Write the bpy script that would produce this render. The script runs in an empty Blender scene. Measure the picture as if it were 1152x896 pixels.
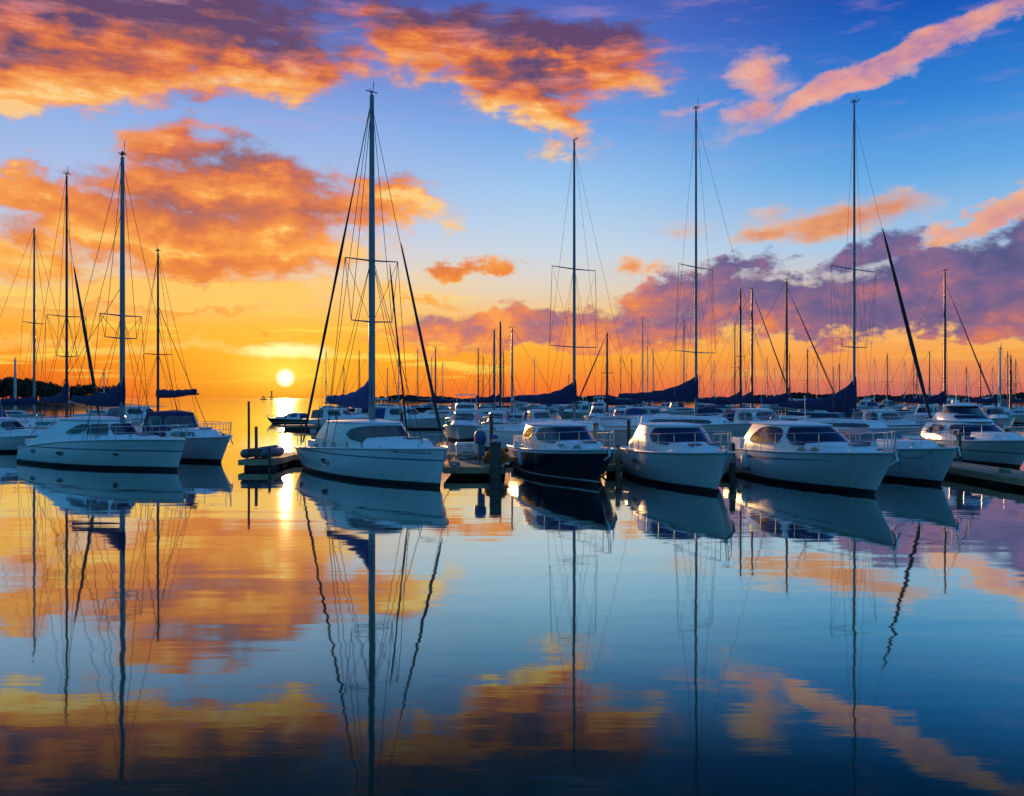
import bpy, bmesh, math, random
from mathutils import Vector, Matrix
# ---------------------------------------------------------------- helpers for node trees
SUN_AZ = math.radians(-14.3)      # east of north is positive, the camera looks north (+Y)
SUN_EL = math.radians(4.6)

def lin(r, g, b):
    def f(c):
        c /= 255.0
        return c / 12.92 if c <= 0.04045 else ((c + 0.055) / 1.055) ** 2.4
    return (f(r), f(g), f(b), 1.0)

class NT:
    """small wrapper that writes node maths as calls"""
    def __init__(s, tree):
        s.t = tree
        s.n = tree.nodes
        s.l = tree.links
    def new(s, kind, **kw):
        n = s.n.new(kind)
        for k, v in kw.items():
            setattr(n, k, v)
        return n
    def put(s, sock, v):
        if isinstance(v, bpy.types.NodeSocket):
            s.l.new(v, sock)
        elif v is not None:
            sock.default_value = v
    def m(s, op, a, b=None, c=None, clamp=False):
        n = s.new('ShaderNodeMath', operation=op, use_clamp=clamp)
        for i, v in enumerate((a, b, c)):
            if v is not None:
                s.put(n.inputs[i], v)
        return n.outputs[0]
    def v(s, op, a, b=None):
        n = s.new('ShaderNodeVectorMath', operation=op)
        s.put(n.inputs[0], a)
        if b is not None:
            s.put(n.inputs['Scale' if op == 'SCALE' else 1], b)
        return n.outputs['Value'] if op in ('LENGTH', 'DOT_PRODUCT') else n.outputs[0]
    def xyz(s, a, b, c=0.0):
        n = s.new('ShaderNodeCombineXYZ')
        for i, v in enumerate((a, b, c)):
            s.put(n.inputs[i], v)
        return n.outputs[0]
    def sep(s, v):
        n = s.new('ShaderNodeSeparateXYZ')
        s.put(n.inputs[0], v)
        return n.outputs
    def rng(s, v, a, b, c=0.0, d=1.0, smooth=True):
        n = s.new('ShaderNodeMapRange', interpolation_type='SMOOTHSTEP' if smooth else 'LINEAR')
        s.put(n.inputs[0], v)
        for i, q in enumerate((a, b, c, d)):
            s.put(n.inputs[i + 1], q)
        return n.outputs[0]
    def ramp(s, v, stops, interp='LINEAR'):
        n = s.new('ShaderNodeValToRGB')
        r = n.color_ramp
        r.interpolation = interp
        while len(r.elements) < len(stops):
            r.elements.new(0.5)
        for e, (p, c) in zip(r.elements, stops):
            e.position = p
        for e, (p, c) in zip(r.elements, stops):
            e.color = c
        s.put(n.inputs[0], v)
        return n.outputs[0]
    def mix(s, f, a, b, blend='MIX'):
        n = s.new('ShaderNodeMix', data_type='RGBA', blend_type=blend)
        s.put(n.inputs[0], f)
        s.put(n.inputs[6], a)
        s.put(n.inputs[7], b)
        return n.outputs[2]
    def noise(s, vec, scale, detail=4.0, rough=0.55, dist=0.0, col=False, dim='2D'):
        n = s.new('ShaderNodeTexNoise', noise_dimensions=dim)
        s.put(n.inputs['Vector'], vec)
        n.inputs['Scale'].default_value = scale
        n.inputs['Detail'].default_value = detail
        n.inputs['Roughness'].default_value = rough
        n.inputs['Distortion'].default_value = dist
        return n.outputs['Color' if col else 'Fac']

# cloud lobes in sky coordinates: compass bearing and elevation (both in milli-radian steps)
# bearing, elevation, half width, half height, tilt in degrees, weight
WARM = [(-455, 375, 345, 100, 9, 1.2), (-290, 360, 150, 55, 14, 1.0), (-520, 314, 190, 50, 8, 1.05),
        (30, 385, 190, 62, -8, 1.15), (25, 330, 95, 52, -25, .95), (-105, 405, 85, 60, 0, .95),
        (-305, 215, 190, 58, -4, 1.0), (-150, 216, 135, 33, 2, .95), (-350, 268, 90, 38, 0, .8),
        (-480, 198, 150, 30, -6, .95), (-360, 160, 210, 56, -4, 1.1), (-260, 170, 150, 40, 0, 1.0), (-520, 138, 130, 26, 0, .85),
        (-330, 108, 270, 30, 2, .95), (-60, 143, 70, 20, 10, .9), (-30, 144, 40, 12, 6, .7),
        (-130, 108, 110, 12, 0, .55), (-420, 52, 260, 13, 0, .65), (-120, 62, 110, 9, 0, .5), (-270, 66, 70, 7, 0, .5)]
BANK = [(330, 96, 300, 48, 1, 1.2), (490, 120, 150, 62, 8, 1.1), (215, 104, 140, 52, 6, 1.1),
        (20, 78, 220, 34, 3, 1.15), (560, 160, 110, 60, 22, .95), (265, 142, 60, 28, 20, .8), (390, 150, 70, 34, 25, .75),
        (-70, 72, 120, 17, 0, .85), (560, 92, 170, 34, 0, 1.0), (380, 76, 240, 26, 0, 1.0), (140, 74, 160, 22, 0, .95)]
PEACH = [(345, 190, 118, 27, 3, 1.0), (385, 200, 70, 24, 0, .8), (275, 180, 50, 18, 10, .75),
         (130, 153, 34, 19, -8, .85), (165, 148, 40, 14, 10, .6), (200, 186, 70, 16, 2, .45),
         (405, 346, 250, 20, 19, 1.15), (265, 318, 70, 26, 25, .85), (272, 350, 52, 40, 40, .9), (200, 322, 70, 12, 6, .55),
         (480, 178, 62, 30, 18, 0.0)]
RIM = [(492, 186, 80, 26, 20, 1.0), (530, 198, 50, 24, 20, .8)]

def lobes(q, p1, table, keep=None):
    """union of soft elliptical lobes; p1 = (bearing, elevation, 1) so each axis is one dot product"""
    tot = kept = None
    for i, (a, e, w, h, rot, k) in enumerate(table):
        a, e, w, h, r = a / 1000, e / 1000, w / 1000, h / 1000, math.radians(rot)
        ca, sa = math.cos(r), math.sin(r)
        u = q.v('DOT_PRODUCT', p1, (ca / w, sa / w, -(a * ca + e * sa) / w))
        v = q.v('DOT_PRODUCT', p1, (-sa / h, ca / h, (a * sa - e * ca) / h))
        d = q.m('SQRT', q.m('MULTIPLY_ADD', u, u, q.m('MULTIPLY', v, v)))
        d = q.m('MULTIPLY_ADD', d, -k, k)
        tot = q.m('SMOOTH_MAX', 0.0 if tot is None else tot, d, 0.12)
        if keep is not None and i == keep - 1:
            kept = tot
    return tot if keep is None else (tot, kept)

def build_world():
    w = bpy.data.worlds.new('World')
    bpy.context.scene.world = w
    w.use_nodes = True
    w.node_tree.nodes.clear()
    q = NT(w.node_tree)
    D = q.new('ShaderNodeTexCoord').outputs['Generated']
    x, y, z = q.sep(D)
    hyp = q.m('MAXIMUM', q.m('SQRT', q.m('ADD', q.m('MULTIPLY', x, x), q.m('MULTIPLY', y, y))), 0.02)
    az = q.m('ARCTAN2', x, y)
    el = q.m('DIVIDE', z, hyp)
    elc = q.m('MAXIMUM', el, 0.0)
    # clear sky: dusk glow on the sun's side, blue away from it
    f = q.m('MULTIPLY', elc, 1.0)
    LR = [(0, lin(224, 84, 34)), (.022, lin(236, 112, 28)), (.045, lin(248, 144, 30)), (.075, lin(250, 172, 58)), (.105, lin(244, 192, 118)),
          (.14, lin(226, 206, 184)), (.19, lin(184, 200, 230)), (.30, lin(136, 172, 230)), (.37, lin(104, 134, 210)), (.45, lin(70, 82, 160)), (.62, lin(38, 70, 150)), (1, lin(20, 56, 124))]
    RR = [(0, lin(196, 104, 104)), (.018, lin(216, 120, 96)), (.045, lin(246, 158, 78)), (.075, lin(250, 186, 108)), (.11, lin(226, 196, 176)),
          (.16, lin(166, 200, 232)), (.235, lin(98, 168, 228)), (.31, lin(48, 130, 214)), (.40, lin(18, 88, 186)), (.46, lin(8, 66, 158)), (.62, lin(10, 66, 150)), (1, lin(12, 50, 120))]
    MR = [(0, lin(240, 106, 50)), (.02, lin(246, 130, 44)), (.055, lin(252, 172, 52)), (.085, lin(246, 190, 100)), (.12, lin(226, 208, 186)),
          (.165, lin(198, 214, 230)), (.235, lin(156, 198, 238)), (.31, lin(108, 164, 230)), (.40, lin(86, 118, 204)), (.46, lin(72, 96, 184)), (.62, lin(30, 76, 160)), (1, lin(18, 56, 128))]
    BR = [(0, lin(28, 112, 144)), (.15, lin(28, 124, 168)), (.4, lin(44, 138, 190)), (.7, lin(78, 150, 216)), (1, lin(84, 146, 214))]
    left, mid, right, back = q.ramp(f, LR), q.ramp(f, MR), q.ramp(f, RR), q.ramp(f, BR)
    sky = q.mix(q.rng(az, -0.22, 0.06), left, mid)
    sky = q.mix(q.rng(az, 0.02, 0.42), sky, right)
    # behind the photographer the sky is plain evening blue
    away = q.m('ABSOLUTE', az)
    rear = q.rng(away, 0.60, 0.98)
    sky = q.mix(rear, sky, back)
    # sun glow
    sd = (math.sin(SUN_AZ) * math.cos(0.022), math.cos(SUN_AZ) * math.cos(0.022), math.sin(0.022))
    dx = q.m('SUBTRACT', az, SUN_AZ)
    dy = q.m('MULTIPLY', q.m('SUBTRACT', el, 0.03), 2.1)
    rr = q.m('SQRT', q.m('ADD', q.m('MULTIPLY', dx, dx), q.m('MULTIPLY', dy, dy)))
    glow = q.m('POWER', q.rng(rr, 0.25, 0.0, smooth=False), 1.9)
    sky = q.mix(q.m('MULTIPLY', glow, 0.85), sky, lin(255, 200, 40))
    P = q.xyz(az, el, 1.0)
    # turbulence: large billows, then small curls
    Ps = q.xyz(az, q.m('MULTIPLY', el, 1.7), 0.3)
    w1 = q.v('SUBTRACT', q.noise(Ps, 7.0, 2.0, .5, col=True), (0.5, 0.5, 0.5))
    w2 = q.v('SUBTRACT', q.noise(Ps, 24.0, 4.0, .64, col=True), (0.5, 0.5, 0.5))
    warp = q.v('ADD', q.v('MULTIPLY', w1, (0.14, 0.055, 0)), q.v('MULTIPLY', w2, (0.075, 0.045, 0)))
    Pw = q.v('ADD', P, warp)
    fb = q.noise(Ps, 17.0, 7.0, .62)
    # streaks drawn out along the tilt of the high clouds
    mp = q.new('ShaderNodeMapping')
    q.put(mp.inputs[0], P)
    mp.inputs['Rotation'].default_value = (0, 0, math.radians(-20))
    mp.inputs['Scale'].default_value = (5, 26, 1)
    st = q.noise(mp.outputs[0], 1.6, 5.0, .62)
    det = q.m('ADD', q.m('MULTIPLY', q.m('SUBTRACT', fb, .5), .85), q.m('MULTIPLY', q.m('SUBTRACT', st, .5), q.rng(el, .12, .33, .12, .5)))
    Pq = q.v('ADD', P, q.v('SCALE', warp, .55))
    SH = (-0.010, -0.034, 0)
    # thin haze streaks low over the horizon
    mp2 = q.new('ShaderNodeMapping')
    q.put(mp2.inputs[0], P)
    mp2.inputs['Scale'].default_value = (5, 75, 1)
    st2 = q.noise(mp2.outputs[0], 1.0, 3.0, .6)
    hz = q.m('MULTIPLY', q.rng(st2, .52, .72), q.m('MULTIPLY', q.rng(el, .17, .06), q.rng(el, .012, .03)))
    sky = q.mix(q.m('MULTIPLY', hz, q.rng(az, .12, -.1, .18, .75)), sky, lin(255, 226, 90))
    clear = sky
    fbc = q.m('SUBTRACT', fb, .5)
    stc = q.m('SUBTRACT', st, .5)

    def near(table, box):
        out = []
        for t in table:
            if t[5] <= 0:
                continue
            r = math.radians(t[4])
            ex = math.hypot(t[2] * math.cos(r), t[3] * math.sin(r)) / 1000 + .11
            ey = math.hypot(t[2] * math.sin(r), t[3] * math.cos(r)) / 1000 + .085
            if t[0] / 1000 + ex > box[0] and t[0] / 1000 - ex < box[1] and t[1] / 1000 + ey > box[2] and t[1] / 1000 - ey < box[3]:
                out.append(t)
        return out

    def sector(box):
        """the clouds that reach into one part of the sky"""
        sky = clear
        def layer(table, amp, lo, hi, nlit=False, Pw=Pw):
            tb = near(table, box)
            if not tb:
                return None
            lit = None
            if nlit:
                big = [t for t in tb if t[2] * t[3] > 2500]
                tb = big + [t for t in tb if t not in big]
                if big:
                    d, dk = lobes(q, Pw, tb, len(big))
                    lit = q.m('SUBTRACT', dk, lobes(q, q.v('ADD', Pw, SH), big))   # thins out towards the sun -> lit side
                else:
                    d, lit = lobes(q, Pw, tb), 0.0
            else:
                d = lobes(q, Pw, tb)
            dn = q.m('ADD', d, q.m('MULTIPLY', det, q.m('MULTIPLY', q.rng(d, 0.0, .25), amp)))
            return dn, q.rng(dn, lo, hi), lit
        L = layer(WARM, 1.0, .09, .58, True)
        if L:
            dn, dens, lit = L
            s = q.m('ADD', q.m('MULTIPLY', lit, .95), q.m('MULTIPLY', fbc, 1.05))
            s = q.m('ADD', s, q.m('MULTIPLY', stc, q.rng(el, .15, .33, .2, 1.35)))
            s = q.m('ADD', s, q.rng(dn, .15, .9, .58, .26))
            s = q.m('ADD', s, q.rng(rr, .75, .12, -.08, .16))
            s = q.m('ADD', s, q.rng(el, .31, .44, .08, -.27))
            hi_ = q.ramp(s, [(0, lin(96, 66, 104)), (.2, lin(142, 84, 92)), (.38, lin(190, 94, 70)), (.55, lin(226, 116, 52)), (.76, lin(246, 150, 62)), (.94, lin(255, 184, 94)), (1, lin(255, 204, 124))])
            lo_ = q.ramp(s, [(0, lin(196, 92, 48)), (.3, lin(220, 108, 42)), (.55, lin(232, 126, 42)), (.8, lin(246, 154, 50)), (1, lin(255, 194, 96))])
            wc = q.mix(q.rng(el, .10, .29), lo_, hi_)
            sky = q.mix(q.m('MULTIPLY', dens, q.rng(el, .02, .09, .5, .96)), sky, wc)
        L = layer(BANK, 1.25, .14, .52)
        if L:
            dn, dens, lit = L
            s = q.m('MULTIPLY_ADD', fbc, 1.5, .40)
            s = q.m('ADD', s, q.rng(el, .05, .18, .22, -.10))
            s = q.m('ADD', s, q.rng(az, -.02, .42, .26, -.14))
            bc = q.ramp(s, [(0, lin(74, 74, 128)), (.25, lin(100, 86, 138)), (.5, lin(140, 96, 134)), (.68, lin(186, 108, 116)), (.85, lin(226, 124, 84)), (1, lin(246, 150, 80))])
            sky = q.mix(q.m('MULTIPLY', dens, .95), sky, bc)
        L = layer(RIM, .8, .16, .5)
        if L:
            sky = q.mix(q.m('MULTIPLY', L[1], .85), sky, q.ramp(fb, [(.3, lin(222, 140, 130)), (.65, lin(250, 176, 116))]))
        L = layer(PEACH, .95, .10, .78, False, Pq)
        if L:
            dn, dens, lit = L
            s = q.m('MULTIPLY_ADD', fbc, 1.3, .45)
            s = q.m('ADD', s, q.rng(dn, .2, .9, .2, -.15))
            pc = q.mix(q.rng(el, .22, .30), q.ramp(s, [(.1, lin(206, 112, 86)), (.5, lin(240, 158, 84)), (.9, lin(255, 200, 140))]),
                       q.ramp(s, [(.1, lin(160, 120, 176)), (.45, lin(236, 158, 140)), (.9, lin(255, 200, 160))]))
            sky = q.mix(q.m('MULTIPLY', dens, .92), sky, pc)
        if box[3] > .25:        # faint high cirrus
            ci = q.m('MULTIPLY', q.rng(st, .50, .78), q.rng(el, .20, .40))
            sky = q.mix(q.m('MULTIPLY', ci, .32), sky, lin(200, 150, 190))
        if box[0] < SUN_AZ < box[1] and box[2] < .03:
            # bright gap over the sun, then the disc itself
            gp = q.new('ShaderNodeMapping', vector_type='TEXTURE')
            q.put(gp.inputs[0], q.v('ADD', q.v('MULTIPLY', P, (1, 1, 0)), q.v('MULTIPLY', w2, (0.05, 0.016, 0))))
            gp.inputs['Location'].default_value = (SUN_AZ, 0.052, 0)
            gp.inputs['Scale'].default_value = (0.075, 0.014, 1)
            g = q.new('ShaderNodeTexGradient', gradient_type='SPHERICAL')
            q.put(g.inputs[0], gp.outputs[0])
            sky = q.mix(q.rng(g.outputs['Fac'], .15, .8), sky, (1.3, 1.05, .5, 1))
            g2 = q.m('POWER', q.rng(rr, .075, 0.0, smooth=False), 1.8)
            sky = q.mix(q.m('MULTIPLY', g2, .8), sky, lin(255, 232, 90))
            ang = q.m('ARCCOSINE', q.m('MINIMUM', q.v('DOT_PRODUCT', D, sd), 1.0))
            sky = q.mix(q.rng(ang, .0118, .0048), sky, (1.7, 1.5, .95, 1))
        b = q.new('ShaderNodeBackground')
        q.put(b.inputs[0], sky)
        return b.outputs[0]

    def either(f, s0, s1):
        n = q.new('ShaderNodeMixShader')
        q.put(n.inputs[0], f)
        q.l.new(s0, n.inputs[1])
        q.l.new(s1, n.inputs[2])
        return n.outputs[0]
    front = sector((-1.2, 1.2, -1, 2))
    bb = q.new('ShaderNodeBackground')
    q.put(bb.inputs[0], clear)
    far = q.m('MAXIMUM', q.m('GREATER_THAN', away, .985), q.m('MAXIMUM', q.m('GREATER_THAN', el, .62), q.m('LESS_THAN', el, -.004)))
    b1 = either(far, front, bb.outputs[0])
    # the physical sky for the same sun adds its own dim twilight
    ns = q.new('ShaderNodeTexSky', sky_type='NISHITA')
    ns.sun_disc = False
    ns.sun_elevation = SUN_EL
    ns.sun_rotation = SUN_AZ
    ns.air_density = 1.0
    ns.dust_density = 2.0
    b2 = q.new('ShaderNodeBackground')
    q.put(b2.inputs[0], ns.outputs[0])
    b2.inputs[1].default_value = 0.002
    ad = q.new('ShaderNodeAddShader')
    q.l.new(b1, ad.inputs[0])
    q.l.new(b2.outputs[0], ad.inputs[1])
    out = q.new('ShaderNodeOutputWorld')
    q.l.new(ad.outputs[0], out.inputs[0])
    w.cycles.sampling_method = 'MANUAL'
    w.cycles.sample_map_resolution = 512
    return w
def build_camera():
    cd = bpy.data.cameras.new('camera')
    cam = bpy.data.objects.new('camera', cd)
    bpy.context.scene.collection.objects.link(cam)
    cam.location = (0, 0, 3.0)
    cam.rotation_euler = (math.radians(90), 0, 0)
    cd.sensor_width = 36.0
    cd.lens = 31.25
    cd.clip_start = 0.1
    cd.clip_end = 20000
    sc = bpy.context.scene
    sc.camera = cam
    sc.view_settings.view_transform = 'Standard'
    sc.view_settings.look = 'None'
    sc.view_settings.exposure = 0
    sc.view_settings.gamma = 1
    sc.cycles.use_denoising = True
    sc.cycles.use_adaptive_sampling = True
    sc.cycles.adaptive_threshold = 0.02
    sc.cycles.adaptive_min_samples = 8
    sc.cycles.max_bounces = 6
    sc.cycles.glossy_bounces = 4
    sc.cycles.diffuse_bounces = 2
    sc.cycles.transmission_bounces = 3
    sc.cycles.caustics_reflective = False
    sc.cycles.caustics_refractive = False
# ---------------------------------------------------------------- objects, tags, meshes
rnd = random.Random(7)
COL = None
F = 1000.0 / 576.0            # tangent units: a bearing of (px-576)/1000 is what the plan below was measured in

def bear(px, Y):
    """world x of something standing Y metres north on the bearing measured as px"""
    return (px - 576) / 1000.0 * Y

def tag(o, label=None, cat=None, group=None, kind=None):
    if label: o['label'] = label
    if cat: o['category'] = cat
    if group: o['group'] = group
    if kind: o['kind'] = kind
    return o

def empty(name, loc, rz=0.0):
    o = bpy.data.objects.new(name, None)
    o.empty_display_size = 0.3
    o.location = loc
    o.rotation_euler = (0, 0, rz)
    COL.objects.link(o)
    return o

def copy_tree(o, parent=None):
    c = o.copy()
    COL.objects.link(c)
    if parent is not None:
        c.parent = parent
    for ch in list(o.children):
        copy_tree(ch, c)
    return c

class MB:
    """collects shapes and links them as one mesh object"""
    def __init__(s):
        s.v, s.f = [], []
    def grid(s, rows, close_u=False, close_v=False, flip=False):
        b = len(s.v)
        nv = len(rows[0])
        for r in rows:
            s.v.extend([tuple(p) for p in r])
        nu = len(rows)
        for i in range(nu if close_u else nu - 1):
            for j in range(nv if close_v else nv - 1):
                a = b + i * nv + j
                c = b + ((i + 1) % nu) * nv + j
                d = b + ((i + 1) % nu) * nv + (j + 1) % nv
                e = b + i * nv + (j + 1) % nv
                s.f.append((a, e, d, c) if flip else (a, c, d, e))
        return s
    def face(s, pts):
        b = len(s.v)
        s.v.extend([tuple(p) for p in pts])
        s.f.append(tuple(range(b, b + len(pts))))
        return s
    def fan(s, pts, c):
        b = len(s.v)
        s.v.extend([tuple(p) for p in pts] + [tuple(c)])
        n = len(pts)
        for i in range(n):
            s.f.append((b + i, b + (i + 1) % n, b + n))
        return s
    def box(s, c, size, rz=0.0, taper=1.0):
        x, y, z = size[0] / 2, size[1] / 2, size[2] / 2
        R = Matrix.Rotation(rz, 3, 'Z')
        lo = [R @ Vector(p) + Vector(c) for p in ((-x, -y, -z), (x, -y, -z), (x, y, -z), (-x, y, -z))]
        hi = [R @ Vector((p[0] * taper, p[1] * taper, p[2])) + Vector(c) for p in ((-x, -y, z), (x, -y, z), (x, y, z), (-x, y, z))]
        b = len(s.v)
        s.v.extend([tuple(p) for p in lo + hi])
        for f in ((3, 2, 1, 0), (4, 5, 6, 7), (0, 1, 5, 4), (1, 2, 6, 5), (2, 3, 7, 6), (3, 0, 4, 7)):
            s.f.append(tuple(b + k for k in f))
        return s
    def tube(s, pts, r, n=6, caps=True):
        pts = [Vector(p) for p in pts]
        rs = r if isinstance(r, (list, tuple)) else [r] * len(pts)
        rows = []
        for i, p in enumerate(pts):
            d = (pts[min(i + 1, len(pts) - 1)] - pts[max(i - 1, 0)]).normalized()
            up = Vector((0, 0, 1)) if abs(d.z) < .9 else Vector((1, 0, 0))
            a = d.cross(up).normalized()
            b = a.cross(d)
            rows.append([p + (a * math.cos(t) + b * math.sin(t)) * rs[i] for t in [2 * math.pi * k / n for k in range(n)]])
        s.grid(rows, close_v=True)
        if caps:
            s.face(rows[0])
            s.face(rows[-1][::-1])
        return s
    def ball(s, c, r, nu=10, nv=7):
        rx, ry, rz = r if isinstance(r, (list, tuple)) else (r, r, r)
        rows = []
        for i in range(nv + 1):
            t = math.pi * i / nv
            rows.append([(c[0] + rx * math.sin(t) * math.cos(u), c[1] + ry * math.sin(t) * math.sin(u), c[2] + rz * math.cos(t))
                         for u in [2 * math.pi * k / nu for k in range(nu)]])
        return s.grid(rows, close_v=True)
    def build(s, name, mat, parent=None, smooth=True, sharp=35, loc=None):
        me = bpy.data.meshes.new(name)
        me.from_pydata(s.v, [], s.f)
        bm = bmesh.new()
        bm.from_mesh(me)
        bmesh.ops.remove_doubles(bm, verts=bm.verts, dist=0.0004)
        bmesh.ops.recalc_face_normals(bm, faces=bm.faces)
        for f in bm.faces:
            f.smooth = smooth
        if smooth:
            lim = math.radians(sharp)
            for e in bm.edges:
                if len(e.link_faces) == 2 and e.calc_face_angle(0) > lim:
                    e.smooth = False
        bm.to_mesh(me)
        bm.free()
        o = bpy.data.objects.new(name, me)
        me.materials.append(mat)
        COL.objects.link(o)
        if parent is not None:
            o.parent = parent
        if loc is not None:
            o.location = loc
        return o

# ---------------------------------------------------------------- materials
M = {}
def mat(name, col, rough=.5, metal=0.0, coat=0.0, var=.12, scale=6.0, grime=0.0, bump=0.0, bscale=30.0, spec=.5):
    m = bpy.data.materials.new(name)
    m.use_nodes = True
    q = NT(m.node_tree)
    bs = q.n['Principled BSDF']
    tc = q.new('ShaderNodeTexCoord').outputs['Object']
    nz = q.noise(tc, scale, 4.0, .6, dim='3D')
    a = (col[0] * (1 - var), col[1] * (1 - var), col[2] * (1 - var), 1)
    b = (min(1, col[0] * (1 + var)), min(1, col[1] * (1 + var)), min(1, col[2] * (1 + var)), 1)
    c = q.mix(q.rng(nz, .3, .7), a, b)
    if grime:
        # weathering: run-off streaks that fade upward from the waterline
        z = q.sep(tc)[2]
        mp = q.new('ShaderNodeMapping')
        q.put(mp.inputs[0], tc)
        mp.inputs['Scale'].default_value = (5, 5, .7)
        sn = q.noise(mp.outputs[0], 2.0, 4.0, .65, dim='3D')
        g = q.m('MULTIPLY', q.rng(z, .75, .08), q.rng(sn, .42, .75), clamp=True)
        c = q.mix(q.m('MULTIPLY', g, grime), c, (.20, .19, .14, 1))
    q.put(bs.inputs['Base Color'], c)
    q.put(bs.inputs['Roughness'], q.rng(nz, .25, .75, max(0.02, rough * .8), min(1, rough * 1.25)))
    bs.inputs['Metallic'].default_value = metal
    bs.inputs['Coat Weight'].default_value = coat
    bs.inputs['Coat Roughness'].default_value = .08
    bs.inputs['Specular IOR Level'].default_value = spec
    if bump:
        bn = q.noise(tc, bscale, 3.0, .6, dim='3D')
        bp = q.new('ShaderNodeBump')
        bp.inputs['Strength'].default_value = bump
        bp.inputs['Distance'].default_value = .02
        q.put(bp.inputs['Height'], bn)
        q.put(bs.inputs['Normal'], bp.outputs[0])
    M[name] = m
    return m

def plank_mat(name, col, width=.14):
    m = mat(name, col, .8, var=.3, scale=9, bump=.3, bscale=40)
    q = NT(m.node_tree)
    bs = q.n['Principled BSDF']
    base = bs.inputs['Base Color'].links[0].from_socket
    tc = q.new('ShaderNodeTexCoord').outputs['Object']
    x, y, z = q.sep(tc)
    fr = q.m('FRACT', q.m('DIVIDE', x, width))
    gap = q.rng(q.m('ABSOLUTE', q.m('SUBTRACT', fr, .5)), .44, .49)
    tone = q.noise(q.xyz(q.m('FLOOR', q.m('DIVIDE', x, width)), 0, 0), 3.7, 1.0, .5, dim='3D')
    c = q.mix(q.rng(tone, .3, .7, 0, .5), base, tuple(v * .6 for v in col) + (1,))
    q.put(bs.inputs['Base Color'], q.mix(gap, c, (.015, .012, .01, 1)))
    return m

def build_materials():
    mat('gelcoat', (.74, .77, .79), .3, coat=.3, var=.03, grime=.22)
    mat('cream_gelcoat', (.74, .70, .62), .32, coat=.3, var=.05, grime=.22)
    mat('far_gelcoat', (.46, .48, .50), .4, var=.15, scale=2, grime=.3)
    mat('deck_white', (.70, .73, .76), .5, var=.10, scale=14, bump=.08, bscale=60)
    mat('navy_paint', (.010, .014, .040), .22, coat=.5, var=.2, grime=.25)
    mat('black_paint', (.012, .013, .018), .3, coat=.3, var=.2, grime=.3)
    mat('antifoul', (.010, .012, .018), .6, var=.35, scale=12)
    mat('dark_red', (.10, .018, .014), .6, var=.3)
    mat('stripe_white', (.7, .72, .72), .35, var=.12, grime=.5)
    mat('stripe_blue', (.03, .08, .22), .35, var=.12)
    mat('trim_grey', (.10, .12, .15), .4, var=.2)
    mat('glass', (.010, .016, .026), .06, var=.4, scale=2, spec=.8)
    mat('glass_brown', (.045, .028, .018), .08, var=.5, scale=2, spec=.8)
    mat('frame_grey', (.30, .33, .36), .35, metal=.4, var=.1)
    mat('mast_metal', (.20, .22, .25), .42, metal=.35, var=.15, scale=3)
    mat('mast_pale', (.50, .52, .55), .42, metal=.35, var=.12, scale=3)
    mat('mast_dark', (.05, .055, .065), .45, metal=.2, var=.2, scale=3)
    mat('wire', (.030, .030, .036), .75, var=.2, spec=.15)
    mat('steel', (.55, .57, .60), .25, metal=.9, var=.1)
    mat('navy_canvas', (.012, .020, .085), .85, var=.35, scale=5, bump=.5, bscale=14)
    mat('blue_canvas', (.025, .055, .20), .85, var=.3, scale=5, bump=.5, bscale=14)
    mat('grey_canvas', (.16, .17, .21), .85, var=.25, scale=5, bump=.5, bscale=14)
    mat('sail_dark', (.014, .016, .030), .8, var=.3, bump=.3)
    mat('sail_white', (.55, .56, .58), .8, var=.15, bump=.3)
    mat('rope', (.34, .28, .20), .9, var=.3, scale=30, bump=.5, bscale=80)
    mat('rope_gold', (.62, .38, .10), .85, var=.35, scale=22, bump=.7, bscale=60)
    mat('rubber_white', (.66, .68, .68), .5, var=.1)
    mat('rubber_black', (.014, .014, .016), .6, var=.3)
    mat('rubber_blue', (.03, .07, .20), .5, var=.2)
    mat('grp_box', (.62, .63, .62), .5, var=.12, grime=.2)
    mat('concrete', (.23, .21, .19), .85, var=.2, scale=4, bump=.3)
    mat('bark', (.045, .032, .022), .9, var=.3, bump=.6)
    mat('foliage', (.022, .032, .014), .8, var=.5, scale=1.2)
    mat('foliage_olive', (.040, .040, .016), .8, var=.5, scale=1.2)
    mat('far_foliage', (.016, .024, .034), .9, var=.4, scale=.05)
    mat('earth', (.035, .034, .030), .95, var=.4, scale=.2)
    mat('pole_wood', (.10, .085, .070), .85, var=.35, scale=7, bump=.6, bscale=30)
    mat('tan_wood', (.42, .29, .17), .7, var=.25, scale=7, bump=.3)
    mat('cabin_wood', (.32, .17, .08), .5, var=.3, scale=7)
    # netting lets the low sun shine through
    m = M['rope_gold']
    q = NT(m.node_tree)
    tl = q.new('ShaderNodeBsdfTranslucent')
    tl.inputs['Color'].default_value = (.95, .52, .12, 1)
    ms = q.new('ShaderNodeMixShader')
    ms.inputs[0].default_value = .7
    q.l.new(q.n['Principled BSDF'].outputs[0], ms.inputs[1])
    q.l.new(tl.outputs[0], ms.inputs[2])
    q.l.new(ms.outputs[0], q.n['Material Output'].inputs[0])
    plank_mat('dock_plank', (.26, .20, .14))
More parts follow.
